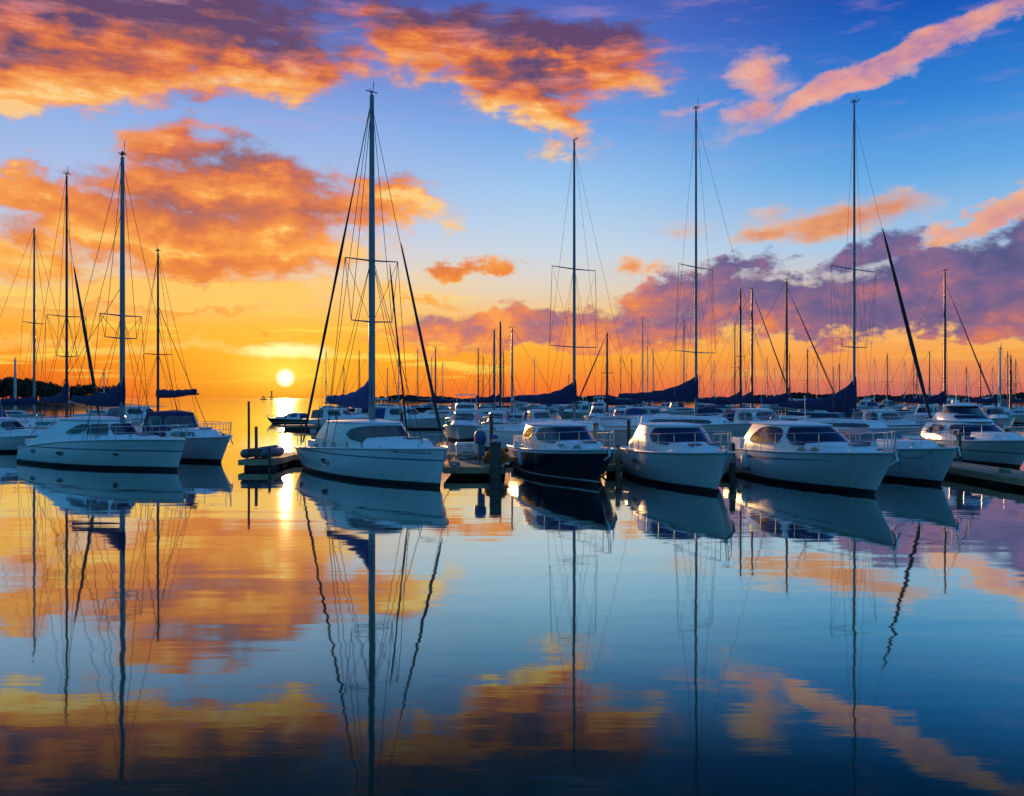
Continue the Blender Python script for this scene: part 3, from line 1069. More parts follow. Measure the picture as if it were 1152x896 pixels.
def outboard(x, y, z, rz, label):
    root = tag(empty('outboard_motor', (x, y, z), rz), label, 'outboard motor')
    c = MB()
    rows = []
    for (zz, w, l) in [(.78, .15, .20), (.82, .2, .27), (1.0, .21, .30), (1.18, .2, .27), (1.27, .15, .2), (1.30, .05, .07)]:
        rows.append([(math.copysign(abs(math.cos(a)) ** .6, math.cos(a)) * l, math.copysign(abs(math.sin(a)) ** .6, math.sin(a)) * w, zz) for a in [2 * math.pi * k / 16 for k in range(16)]])
    c.grid(rows, close_v=True)
    c.build('cowl', M['rubber_blue'], root)
    MB().tube([(0, 0, .80), (.02, 0, .4), (.04, 0, .12)], [.10, .085, .07], 8).build('leg', M['trim_grey'], root)
    MB().box((.12, 0, .13), (.32, .05, .10), taper=.8).build('skeg', M['trim_grey'], root, smooth=False)
    p = MB()
    for k in range(3):
        a = 2 * math.pi * k / 3
        p.face([(.29, 0, .12), (.30, .13 * math.cos(a - .3), .12 + .13 * math.sin(a - .3)), (.27, .14 * math.cos(a + .3), .12 + .14 * math.sin(a + .3))])
    p.build('propeller', M['steel'], root, smooth=False)
    MB().box((-.14, 0, .55), (.14, .26, .5)).build('bracket', M['trim_grey'], root, smooth=False)

def pedestal(x, y, z, label):
    root = tag(empty('dock_pedestal', (x, y, z)), label, 'pedestal')
    MB().box((0, 0, .42), (.26, .2, .84), taper=.9).build('column', M['grp_box'], root, smooth=False)
    MB().tube([(0, 0, .84), (0, 0, .90), (0, 0, 1.0)], [.17, .17, .05], 10).build('cap', M['blue_canvas'], root)
    MB().box((0, -.105, .6), (.14, .02, .2)).build('socket_panel', M['trim_grey'], root, smooth=False)

def cleat(x, y, z, rz, group):
    root = tag(empty('cleat', (x, y, z), rz), 'small metal mooring cleat on the edge of a pier', 'cleat', group)
    MB().tube([(-.13, 0, .09), (-.05, 0, .075), (.05, 0, .075), (.13, 0, .09)], [.012, .02, .02, .012], 6).tube([(-.04, 0, 0), (-.04, 0, .07)], .016, 6).tube([(.04, 0, 0), (.04, 0, .07)], .016, 6).build('horn', M['steel'], root)

def add_gear(h, root, seed, x0, x1, n=7):
    """winches, cowls, cushions and coils that lie about on a deck"""
    rg = random.Random(seed)
    for k in range(n):
        x = rg.uniform(x0, x1)
        t = (x + h.L / 2) / h.L
        w = abs(h.pt(t, h.sheer(t), 1).y)
        sd = rg.choice((1, -1))
        y, z = sd * w * rg.uniform(.66, .86), h.sheer(t) - .02
        kind = rg.choice(('winch', 'winch', 'vent_cowl', 'cushion', 'coiled_line', 'bollard'))
        mb = MB()
        if kind == 'winch':
            mb.tube([(x, y, z), (x, y, z + .10), (x, y, z + .13), (x, y, z + .20), (x, y, z + .22)], [.09, .08, .055, .075, .05], 10).build('winch', M['steel'], root)
        elif kind == 'vent_cowl':
            mb.tube([(x, y, z), (x, y, z + .18), (x + .05, y, z + .26), (x + .14, y, z + .28)], [.05, .055, .07, .10], 9).build('vent_cowl', M['steel'], root)
        elif kind == 'cushion':
            mb.box((x, y * .9, z + .09), (.5, .34, .16), rz=rg.uniform(-.4, .4), taper=.88).build('cushion', M[rg.choice(('tan_wood', 'blue_canvas', 'sail_white'))], root)
        elif kind == 'coiled_line':
            mb.tube([(x + .16 * math.cos(a * .5) * (1 - a / 140), y + .16 * math.sin(a * .5) * (1 - a / 140), z + .03 + a * .002) for a in range(70)], .02, 5).build('coiled_line', M['rope'], root)
        else:
            mb.tube([(x - .13, y, z + .10), (x + .13, y, z + .10)], .022, 6).tube([(x - .05, y, z), (x - .05, y, z + .1)], .02, 6).tube([(x + .05, y, z), (x + .05, y, z + .1)], .02, 6).build('bollard', M['steel'], root)

# ---------------------------------------------------------------- the front row
def near_boats():
    # A: white sloop lying nearly broadside at the left
    h = Hull(11.3, 3.3, (.70, 1.14, 1.30), rake=.55, tr=.75, stern=.80, flare=.5)
    r = tag(empty('sailboat', (0, 0, 0)), 'long white sailboat lying broadside at left, with wedge cabin and three small dark portholes', 'sailboat')
    make_hull(h, r, accent=[(.80, .845, 'trim_grey')])
    add_portholes(h, r, [(.17, .62, .50, .19), (.405, .60, .62, .19), (.73, .66, .26, .12)], -1)
    add_portholes(h, r, [(.2, .62, .5, .19), (.42, .6, .6, .19)], 1)
    sh = Shell(-4.6, 2.4, 1.32, .82, -2.2, 1.2, .95, 2.02, n=2.9, bulge=.05)
    sh.walls().build('cabin', M['gelcoat'], r)
    sh.roof(dome=.13, over=.06, aft=.15).build('cabin_roof', M['deck_white'], r)
    add_glazing(sh, r, [(-.60, -.285, .50, .88, 6, .12), (-.80, -.615, .50, .86, 3, .3), (.285, .80, .50, .88, 5, .1), (-.26, .26, .50, .88, 6, 0)])
    tr = Shell(.6, 4.2, 1.0, .95, .6, 3.6, .78, 1.36, n=2.3)
    tr.walls(24, 3).build('coachroof', M['deck_white'], r)
    tr.roof(24, dome=.06, over=.0, thick=.02).build('coachroof_top', M['deck_white'], r)
    add_hatch(r, 2.9, 0, 1.42, .5)
    add_cockpit(h, r, -5.0, -3.3, .62, .24)
    add_rail(h, r, .45, .985, .52, 1.3, r=.012)
    add_rig(h, r, 1.25, 13.5, r=(.115, .075), spreaders=((.44, .98), (.36, .75)), boom=(4.2, 2.72, 2.80), deck_z=1.15, wire=.0125, seed=2, rise=.8, cover_k=4.5, sweep=.1,
            extra=[((-5.2, .9, .75), .82, .012), ((-5.2, -.9, .75), .55, .012)])
    add_gear(h, r, 1, -.42 * h.L, .36 * h.L)
    place(r, h, (-13.8, 36.6), (.828, -.561))

    # its neighbour, stern towards us
    h = Hull(10.6, 3.2, (1.0, .95, 1.15), rake=.8, tr=.25, stern=.80, flare=.5)
    r = tag(empty('sailboat', (0, 0, 0)), 'sailboat stern towards us, its straight navy boom cover ending in the open sky at left', 'sailboat')
    make_hull(h, r)
    sh = Shell(-1.6, 2.9, 1.0, .9, -1.5, 2.3, .78, 1.42, n=2.4)
    sh.walls(28, 3).build('cabin', M['gelcoat'], r)
    sh.roof(28, dome=.08, over=.02, thick=.03).build('cabin_roof', M['deck_white'], r)
    add_glazing(sh, r, [(.3, .55, .35, .8, 3, 0), (.6, .85, .35, .8, 3, 0), (-.55, -.3, .35, .8, 3, 0), (-.85, -.6, .35, .8, 3, 0)])
    dg = Shell(-2.3, -.5, 1.05, 1.2, -2.2, -.9, .85, 2.12, n=2.6)
    dg.walls(24, 4).build('spray_hood', M['grey_canvas'], r)
    dg.roof(24, dome=.14, over=.02, thick=.02).build('hood_top', M['navy_canvas'], r)
    add_glazing(dg, r, [(-.38, .38, .35, .85, 5, 0), (.45, .9, .3, .85, 4, 0), (-.9, -.45, .3, .85, 4, 0)], fr=.012)
    add_cockpit(h, r, -4.3, -2.4, .72, .3)
    add_rail(h, r, .01, .985, .6, 1.2, r=.014)
    tr_ = MB()
    for k in range(4):
        tr_.box((-5.32, .0, .35 + k * .2), (.10, .42, .03))
    for sd in (-1, 1):
        tr_.tube([(-5.36, sd * .21, .15), (-5.34, sd * .21, 1.5)], .015, 5)
    tr_.build('boarding_ladder', M['steel'], r, smooth=False)
    add_rig(h, r, .6, 12.1, r=(.085, .055), spreaders=((.42, .9),), boom=(5.3, 3.10, 3.24), deck_z=1.1, wire=.0125, seed=4, rise=.06, cover_k=9, metal='mast_dark',
            jib=None, extra=[((-4.5, -.8, 1.0), .70, .02), ((-4.3, .9, 1.0), .70, .012)])
    add_gear(h, r, 2, -.42 * h.L, .36 * h.L)
    place(r, h, (-25.0, 58.4), (-.72, .69))

    # hooded cruiser, bow towards us, tucked in beside the long sailboat
    h = Hull(9.0, 3.0, (.98, 1.05, 1.24), rake=.95, tr=.1, stern=.88, flare=.65)
    r = tag(empty('motor_cruiser', (0, 0, 0)), 'white motor cruiser with dark canvas hood, bow beside that of the long broadside sailboat', 'motor cruiser')
    make_hull(h, r)
    tr = Shell(-.9, 3.3, 1.05, .98, -.7, 2.7, .80, 1.46, n=2.2)
    tr.walls(28, 3).build('cabin', M['gelcoat'], r)
    tr.roof(28, dome=.07, over=.01, thick=.02).build('cabin_roof', M['deck_white'], r)
    add_glazing(tr, r, [(-.9, -.45, .35, .85, 4, .1), (.45, .9, .35, .85, 4, .1)], fr=.012)
    dg = Shell(-3.4, .2, 1.22, 1.0, -3.2, -.7, 1.0, 2.25, n=2.7)
    dg.walls(32, 5).build('spray_hood', M['navy_canvas'], r)
    dg.roof(32, dome=.10, over=.02, thick=.02).build('hood_top', M['navy_canvas'], r)
    add_glazing(dg, r, [(-.46, .46, .42, .86, 5, 0), (-.9, -.54, .45, .85, 4, 0), (.54, .9, .45, .85, 4, 0)], fr=.012)
    add_hatch(r, 1.9, 0, 1.52, .45)
    add_rail(h, r, .36, .985, .6, 1.0, r=.014)
    MB().tube([(3.9, 0, 1.26), (4.6, 0, 1.28)], .05, 6).tube([(4.57, 0, 1.28), (4.67, 0, 1.02), (4.55, .13, .90)], .025, 5).build('anchor', M['steel'], r)
    add_gear(h, r, 77, -.42 * h.L, .36 * h.L)
    place(r, h, (-13.5, 41.2), (.68, -.733))

    # B: blue-white sloop with the oval windscreen
    h = Hull(11.2, 3.7, (.86, 1.10, 1.32), rake=.28, tr=-.28, stern=.70, flare=.30, fine=2.5)
    r = tag(empty('sailboat', (0, 0, 0)), 'big white sailboat with plumb bow, tallest mast and one wide oval smoked windscreen', 'sailboat')
    make_hull(h, r, accent=[(.90, .94, 'stripe_blue'), (.28, .30, 'stripe_white')])
    add_portholes(h, r, [(.13, .60, .66, .20), (.44, .57, .70, .24)], -1)
    add_portholes(h, r, [(.2, .6, .62, .2), (.45, .57, .62, .23)], 1)
    nm = MB()
    rg = random.Random(5)
    u = .845
    while u < .972:
        w = rg.uniform(.004, .010)
        za, zb = 1.135, 1.135 + rg.choice([.035, .035, .048])
        nm.face([h.pt(u, za, -1, .009), h.pt(u + w, za, -1, .009), h.pt(u + w, zb, -1, .009), h.pt(u, zb, -1, .009)])
        u += w + rg.uniform(.002, .005)
    nm.build('hull_marking', M['trim_grey'], r, smooth=False)
    sh = Shell(-3.6, 2.5, 1.48, .95, -2.8, 1.35, 1.20, 2.04, n=2.3, bulge=.10)
    sh.walls(44, 6).build('cabin', M['cream_gelcoat'], r)
    sh.roof(44, dome=.09, over=.03, thick=.03).build('cabin_roof', M['deck_white'], r)
    add_glazing(sh, r, [(-.62, .46, .30, .95, 2.6, 0), (.54, .84, .36, .85, 3, 0)], glass='glass_brown', frame='gelcoat', fr=.022)
    tr = Shell(.2, 4.6, 1.35, .95, .2, 3.9, 1.0, 1.50, n=2.1)
    tr.walls(28, 3).build('coachroof', M['deck_white'], r)
    tr.roof(28, dome=.07, over=.0, thick=.02).build('coachroof_top', M['deck_white'], r)
    add_hatch(r, 3.2, 0, 1.55, .55)
    add_cockpit(h, r, -5.0, -3.7, .62, .3)
    for k, (x, y) in enumerate([(-1.6, -1.55), (-.3, -1.62), (.9, -1.58), (2.0, -1.45)]):
        z = deck_z(h, x)
        MB().tube([(x - .10, y, z - .02), (x - .06, y, z + .2), (x + .08, y, z + .22), (x + .12, y, z - .02)], .02, 6).build('deck_fitting', M['trim_grey'], r)
    add_rail(h, r, .02, .20, .55, .9, r=.013, bow=False)
    mb = MB()
    a, b = h.pt(.93, h.sheer(.93), 1), h.pt(.93, h.sheer(.93), -1)
    mb.tube([a, a + Vector((.1, -.05, .45)), h.pt(1, 1.3, 1) + Vector((.12, 0, .5)), b + Vector((.1, .05, .45)), b], .016, 6)
    mb.build('pulpit', M['steel'], r)
    add_rig(h, r, -.5, 14.8, r=(.135, .085), spreaders=((.50, 1.10), (.315, .85)), boom=(5.2, 2.72, 2.80), deck_z=1.1, foot=1.9, wire=.0125, seed=6, rise=.85, cover_k=4.2, cover='blue_canvas',
            jib=dict(r=.042, len=.55, top=.96), extra=[((4.0, 0, 1.4), .52, .012)])
    p0, p1 = Vector((-5.3, -1.15, 1.1)), Vector((-.5, 0, 14.7))
    pts = [p0.lerp(p1, k / 14 * .985) for k in range(15)]
    MB().tube(pts, [.03] + [.052 + .010 * math.sin(k * 2.1) for k in range(9)] + [.03, .022, .02, .02, .015], 7).build('furled_sail', M['sail_dark'], r)
    p0, p1 = Vector((3.2, -.2, 1.5)), Vector((1.2, 0, 8.0))
    MB().tube([p0.lerp(p1, k / 10) for k in range(11)], [.02] + [.036 + .008 * math.sin(k * 2) for k in range(9)] + [.015], 6).build('furled_staysail', M['sail_dark'], r)
    add_gear(h, r, 3, -.42 * h.L, .36 * h.L)
    place(r, h, (-2.4, 29.7), (.526, -.85))

    # C: dark navy cruiser
    h = Hull(9.3, 3.0, (1.00, 1.08, 1.32), rake=1.05, tr=.1, stern=.88, flare=.75)
    r = tag(empty('motor_cruiser', (0, 0, 0)), 'motor cruiser with a dark navy hull and white deck, bow towards us', 'motor cruiser')
    make_hull(h, r, topside='navy_paint', gun='deck_white')
    g = MB()
    for sd in (1, -1):
        g.grid([[h.pt(t, h.sheer(t) + k, sd, .012) for k in (-.13, .035)] for t in Hull.TS])
    g.build('sheer_band', M['deck_white'], r)
    sh = Shell(-2.9, 2.2, 1.30, .98, -2.6, .35, 1.14, 1.95, n=2.4, bulge=.05)
    sh.walls(40, 5).build('cabin', M['cream_gelcoat'], r)
    sh.roof(40, dome=.08, over=.04, thick=.03, aft=.3).build('cabin_roof', M['deck_white'], r)
    add_glazing(sh, r, [(-.66, .66, .36, .96, 3.4, .10), (-.93, -.71, .46, .9, 3, .3), (.71, .93, .46, .9, 3, .3)])
    tr = Shell(.2, 3.5, 1.05, 1.0, .2, 3.0, .80, 1.40, n=2.2)
    tr.walls(28, 3).build('coachroof', M['deck_white'], r)
    tr.roof(28, dome=.06, over=.0, thick=.02).build('coachroof_top', M['deck_white'], r)
    add_hatch(r, 2.6, 0, 1.44, .45)
    add_cockpit(h, r, -4.4, -3.0, .75, .42)
    add_rail(h, r, .40, .985, .58, .95, r=.014)
    MB().tube([(4.0, 0, 1.34), (4.75, 0, 1.36)], .05, 6).tube([(4.72, 0, 1.36), (4.82, 0, 1.1), (4.70, .14, .98)], .025, 5).tube([(4.80, 0, 1.12), (4.70, -.14, .98)], .025, 5).build('anchor', M['steel'], r)
    add_gear(h, r, 4, -.42 * h.L, .36 * h.L)
    place(r, h, (2.9, 30.0), (.22, -.975))

    # D: pale turquoise-white cruiser with the sculpted quarter
    h = Hull(9.3, 2.95, (1.02, 1.10, 1.34), rake=.85, tr=.1, stern=.90, flare=.70)
    r = tag(empty('motor_cruiser', (0, 0, 0)), 'white motor cruiser with a long dark hull vent, right neighbour of the navy-hulled cruiser', 'motor cruiser')
    make_hull(h, r, accent=[(.26, .285, 'stripe_white')])
    line = [h.pt(.36 + k * .10, z, -1, .012) for k, z in [(0, .70), (.28, .86), (.5, .80), (.75, .78), (.98, .70), (1, .66), (.0, .64)]]
    c = sum(line, Vector()) / len(line)
    MB().fan(line, c).build('hull_vent', M['trim_grey'], r)
    sh = Shell(-2.9, 2.4, 1.30, 1.0, -2.3, .25, 1.10, 2.00, n=2.4, bulge=.08)
    sh.walls(40, 6).build('cabin', M['cream_gelcoat'], r)
    sh.roof(40, dome=.08, over=.03, thick=.03, aft=.2).build('cabin_roof', M['deck_white'], r)
    add_glazing(sh, r, [(-.62, .62, .36, .96, 5, .10)], frame='deck_white', fr=.02)
    aw = Shell(-4.35, -1.2, 1.27, 1.0, -3.7, -1.2, 1.12, 1.62, n=2.2, bulge=.10, squeeze=.7)
    aw.walls(36, 5).build('cockpit_moulding', M['cream_gelcoat'], r)
    aw.roof(36, dome=.05, over=.03, thick=.04).build('cockpit_top', M['deck_white'], r)
    tr = Shell(.3, 3.7, 1.08, 1.0, .3, 3.1, .82, 1.42, n=2.2)
    tr.walls(28, 3).build('coachroof', M['deck_white'], r)
    tr.roof(28, dome=.07, over=.0, thick=.02).build('coachroof_top', M['deck_white'], r)
    add_hatch(r, 2.6, .32, 1.46, .4); add_hatch(r, 2.6, -.32, 1.46, .4)
    add_rail(h, r, .42, .985, .60, .95, r=.015)
    MB().tube([(4.0, 0, 1.36), (4.75, 0, 1.38)], .05, 6).build('bow_roller', M['steel'], r)
    add_gear(h, r, 5, -.42 * h.L, .36 * h.L)
    place(r, h, (6.4, 27.8), (.10, -.995))

    # E: larger cruiser with tan-sided cabin and side windows
    h = Hull(10.2, 3.35, (1.02, 1.12, 1.38), rake=1.15, tr=.1, stern=.90, flare=.75)
    r = tag(empty('motor_cruiser', (0, 0, 0)), 'big white motor cruiser with tan cabin side, amber side windows and broad dark windscreen', 'motor cruiser')
    make_hull(h, r, accent=[(.27, .295, 'stripe_white')])
    st = MB()
    st.grid([[h.pt(t, h.sheer(t) * z, -1, .010) for z in (.80 - .075 * (1 - ((t - .25) / .6)), .80)] for t in [.25 + .03 * k for k in range(21)]])
    st.build('hull_stripe', M['trim_grey'], r)
    add_portholes(h, r, [(.20, .62, .35, .12)], -1)
    sh = Shell(-3.7, 2.6, 1.45, 1.0, -3.2, .30, 1.14, 2.02, n=2.5, bulge=.07)
    sh.walls(44, 6).build('cabin', M['cream_gelcoat'], r)
    sh.roof(44, dome=.09, over=.04, thick=.03, aft=.25).build('cabin_roof', M['deck_white'], r)
    add_glazing(sh, r, [(-.52, .52, .34, .96, 6, .10)], fr=.02)
    add_glazing(sh, r, [(-.92, -.56, .30, .94, 3, .22), (.56, .92, .30, .94, 3, .22)], glass='glass_brown', frame='cream_gelcoat', fr=.02)
    tr = Shell(.3, 4.1, 1.25, 1.0, .3, 3.5, .95, 1.42, n=2.1)
    tr.walls(30, 3).build('coachroof', M['deck_white'], r)
    tr.roof(30, dome=.08, over=.0, thick=.02).build('coachroof_top', M['deck_white'], r)
    add_hatch(r, 3.0, 0, 1.47, .5)
    add_cockpit(h, r, -4.8, -3.7, .78, .4)
    add_rail(h, r, .40, .985, .60, 1.05, r=.015)
    MB().tube([(-1.7, .45, 2.1), (-1.75, .45, 3.1)], .014, 5).build('aerial', M['rubber_white'], r)
    MB().tube([(4.5, 0, 1.40), (5.2, 0, 1.42)], .05, 6).tube([(5.17, 0, 1.42), (5.28, 0, 1.14), (5.14, .15, 1.02)], .025, 5).tube([(5.26, 0, 1.16), (5.14, -.15, 1.02)], .025, 5).build('anchor', M['steel'], r)
    add_gear(h, r, 6, -.42 * h.L, .36 * h.L)
    place(r, h, (11.2, 27.5), (.124, -.992))

    # F: open boat with grey canvas, half hidden
    h = Hull(9.6, 2.95, (.95, 1.05, 1.33), rake=1.0, tr=.1, stern=.88, flare=.75)
    r = tag(empty('motor_cruiser', (0, 0, 0)), 'white boat with low grey canvas cover, half hidden behind the tan-sided cruiser', 'motor cruiser')
    make_hull(h, r, accent=[(.90, .93, 'stripe_white'), (.26, .285, 'stripe_white')])
    sh = Shell(-3.4, 1.2, 1.22, .95, -3.1, .5, .95, 1.62, n=2.4, bulge=.05)
    sh.walls(36, 4).build('canvas_cover', M['grey_canvas'], r)
    sh.roof(36, dome=.16, over=.01, thick=.02).build('canvas_top', M['grey_canvas'], r)
    tr = Shell(.6, 3.6, .98, 1.0, .6, 3.1, .75, 1.42, n=2.2)
    tr.walls(26, 3).build('coachroof', M['deck_white'], r)
    tr.roof(26, dome=.06, over=.0, thick=.02).build('coachroof_top', M['deck_white'], r)
    add_hatch(r, 2.0, 0, 1.46, .5)
    add_rail(h, r, .42, .985, .58, .95, r=.015)
    MB().tube([(4.1, 0, 1.34), (4.9, 0, 1.36)], .05, 6).tube([(4.87, 0, 1.36), (4.98, 0, 1.08), (4.85, .14, .96)], .025, 5).build('anchor', M['steel'], r)
    add_gear(h, r, 7, -.42 * h.L, .36 * h.L)
    place(r, h, (14.75, 30.6), (.08, -.997))

    # G: flybridge yacht at the right edge
    h = Hull(11.8, 3.7, (.92, .98, 1.26), rake=1.4, tr=.1, stern=.9, flare=.7)
    r = tag(empty('motor_yacht', (0, 0, 0)), 'white flybridge motor yacht with a wide black windscreen, at the right edge beyond the pier', 'motor yacht')
    make_hull(h, r, accent=[(.62, .66, 'trim_grey')])
    sh = Shell(-3.6, 3.1, 1.58, .9, -3.2, .4, 1.20, 1.86, n=2.6, bulge=.06)
    sh.walls(40, 6).build('cabin', M['gelcoat'], r)
    sh.roof(40, dome=.10, over=.10, aft=.4).build('cabin_roof', M['deck_white'], r)
    add_glazing(sh, r, [(-.60, .60, .34, .86, 6, .10), (-.93, -.66, .36, .84, 3, .2), (.66, .93, .36, .84, 3, .2)])
    fl = Shell(-3.0, .7, 1.1, 1.88, -2.8, -.2, .95, 2.24, n=2.6, bulge=.03)
    fl.walls(32, 4).build('flybridge', M['gelcoat'], r)
    fl.roof(32, dome=.02, over=.03, thick=.03).build('flybridge_coaming', M['deck_white'], r)
    add_glazing(fl, r, [(-.5, .5, .35, .8, 6, 0)])
    ft = Shell(-2.3, -.1, .88, 2.24, -2.2, -.7, .70, 2.60, n=2.6)
    ft.walls(28, 4).build('flybridge_screen', M['glass'], r)
    ft.roof(28, dome=.10, over=.10, thick=.06).build('hard_top', M['deck_white'], r)
    tr = Shell(1.2, 4.6, 1.15, .95, 1.2, 4.0, .85, 1.40, n=2.1)
    tr.walls(28, 3).build('coachroof', M['deck_white'], r)
    tr.roof(28, dome=.06, over=.0, thick=.02).build('coachroof_top', M['deck_white'], r)
    add_rail(h, r, .40, .985, .62, 1.1, r=.015)
    MB().tube([(-1.5, -.3, 2.68), (-1.65, -.3, 4.6)], .018, 5).tube([(-1.5, .3, 2.68), (-1.65, .3, 4.1)], .018, 5).build('aerial', M['rubber_white'], r)
    add_gear(h, r, 8, -.42 * h.L, .36 * h.L)
    place(r, h, (21.7, 38.0), (-.10, -.995))

# ---------------------------------------------------------------- rows behind
def sailboat(px, Y, head, L, top_py, label, topside='gelcoat', cover='navy_canvas', metal='mast_metal', spread=((.42, 1.0), (.68, .8)), jib=None, boom=True, r=None,
             low=False, group=None, wire=.012, rise=.8, k=6, seed=0, back=True, mast_f=.10, deck='deck_white', bz=None, hood=None, fancy=True, dz=1.0, bl=None, sweep=0.0):
    """sloop whose mast stands on bearing px, Y metres out, reaching up to the height seen at top_py"""
    h = Hull(L, L * .31, (.09 * L, .095 * L, .118 * L), rake=.10 * L, tr=.03 * L, stern=.74, flare=.45)
    if low:
        h.TS = [0, .1, .22, .35, .5, .64, .76, .86, .94, 1.0]
    root = tag(empty('sailboat', (0, 0, 0)), label, 'sailboat', group)
    make_hull(h, root, topside=topside, low=low, deck=deck)
    d = h.sheer(.55)
    n = 16 if low else 28
    sh = Shell(-.20 * L, .30 * L, L * .105, d - .08, -.18 * L, .24 * L, L * .08, d + .45, n=2.2)
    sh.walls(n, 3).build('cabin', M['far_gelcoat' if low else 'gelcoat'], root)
    sh.roof(n, dome=.08, over=.02, thick=.03).build('cabin_roof', M[deck], root)
    for sd in (1, -1):
        pane, line = sh.window(sd * .32, sd * .88, .35, .8, nu=12, nv=2, p=5)
        pane.build('window', M['glass'], root)
    if hood:
        dg = Shell(-.26 * L, -.10 * L, L * .10, d + .1, -.25 * L, -.14 * L, L * .082, d + 1.05, n=2.6)
        dg.walls(18, 3).build('spray_hood', M[hood], root)
        dg.roof(18, dome=.12, over=.02, thick=.02).build('hood_top', M[hood], root)
    if not low:
        add_cockpit(h, root, -.46 * L, -.27 * L, .68, .28)
        add_gear(h, root, seed, -.42 * L, .3 * L, 5)
        add_rail(h, root, .02, .985, .58, 1.5, r=.013)
    top = 3 + (448 - top_py) / 1000.0 * Y
    mx = mast_f * L
    sw = (r or max(.085, Y * .00145))
    bz = bz or d + 1.55
    add_rig(h, root, mx, top, r=(sw, sw * .65), spreaders=spread, boom=((bl or .42 * L), bz, bz + .06) if boom else None, cover=cover, jib=jib, back=back,
            deck_z=d, wire=wire, rise=rise, cover_k=k, seed=seed, metal=metal, fancy=fancy, sweep=sweep)
    a = math.atan2(head[1], head[0])
    root.rotation_euler = (0, 0, a)
    root.location = (bear(px, Y) - mx * math.cos(a), Y - mx * math.sin(a), 0)
    return root

def cruiser(px, Y, head, L, label, topside='gelcoat', kind='cabin', group=None, low=False, canvas=None, roof='deck_white', glass='glass'):
    h = Hull(L, L * .345, (.105 * L, .112 * L, .14 * L), rake=.11 * L, tr=.01 * L, stern=.9, flare=.7)
    if low:
        h.TS = [0, .12, .3, .45, .6, .74, .86, .94, 1.0]
    root = tag(empty('motorboat', (0, 0, 0)), label, 'motorboat', group)
    make_hull(h, root, topside=topside, low=low)
    d = h.sheer(.5)
    n = 18 if low else 32
    s = L / 9.0
    sh = Shell(-.30 * L, .17 * L, .13 * L, d - .08, -.28 * L, .03 * L, .105 * L, d + 1.12 * s, n=2.6)
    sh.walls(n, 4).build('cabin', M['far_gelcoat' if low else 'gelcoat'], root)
    sh.roof(n, dome=.10 * s, over=.06 * s, thick=.05, aft=.3 * s).build('cabin_roof', M[roof], root)
    for (a, b) in ((-.5, .5), (-.92, -.58), (.58, .92)):
        pane, line = sh.window(a, b, .42, .9, nu=12, nv=2, p=5)
        w = pane.build('window', M[glass], root)
        if not low:
            MB().tube(line + line[:1], .02, 4, caps=False).build('frame', M['frame_grey'], w)
    tr = Shell(.0, .36 * L, .115 * L, d - .08, .0, .30 * L, .085 * L, d + .42 * s, n=2.1)
    tr.walls(n, 2).build('coachroof', M['deck_white'], root)
    tr.roof(n, dome=.05, over=.0, thick=.02).build('coachroof_top', M['deck_white'], root)
    if kind == 'fly':
        z = d + 1.2 * s
        fl = Shell(-.26 * L, .04 * L, .10 * L, z, -.24 * L, -.02 * L, .088 * L, z + .55 * s, n=2.6)
        fl.walls(n, 3).build('flybridge', M['gelcoat'], root)
        fl.roof(n, dome=.02, over=.03, thick=.03).build('flybridge_coaming', M['deck_white'], root)
        pane, line = fl.window(-.6, .6, .3, .85, nu=12, nv=2, p=5)
        pane.build('flybridge_screen', M['glass'], root)
        mb = MB()
        for sd in (1, -1):
            mb.tube([(-.20 * L, sd * .09 * L, z + .5 * s), (-.17 * L, sd * .085 * L, z + 1.25 * s)], .025, 5)
        mb.tube([(-.17 * L, .085 * L, z + 1.25 * s), (-.17 * L, -.085 * L, z + 1.25 * s)], .05, 6)
        mb.tube([(-.17 * L, 0, z + 1.25 * s), (-.17 * L, 0, z + 2.1 * s)], .018, 4)
        mb.build('radar_arch', M['gelcoat'], root)
    if canvas:
        cv = Shell(-.44 * L, -.22 * L, .135 * L, d + .05, -.42 * L, -.22 * L, .115 * L, d + 1.0 * s, n=3)
        cv.walls(16, 3).build('canvas_cover', M[canvas], root)
        cv.roof(16, dome=.1, over=.01, thick=.02).build('canvas_top', M[canvas], root)
    if not low:
        add_rail(h, root, .45, .985, .55 * s, 1.1, r=.015)
    MB().tube([(-.12 * L, .05 * L, d + 1.15 * s), (-.14 * L, .05 * L, d + 2.5 * s)], .014 if not low else .03, 4).build('aerial', M['rubber_white'], root)
    a = math.atan2(head[1], head[0])
    root.rotation_euler = (0, 0, a)
    root.location = (bear(px, Y), Y, 0)
    return root

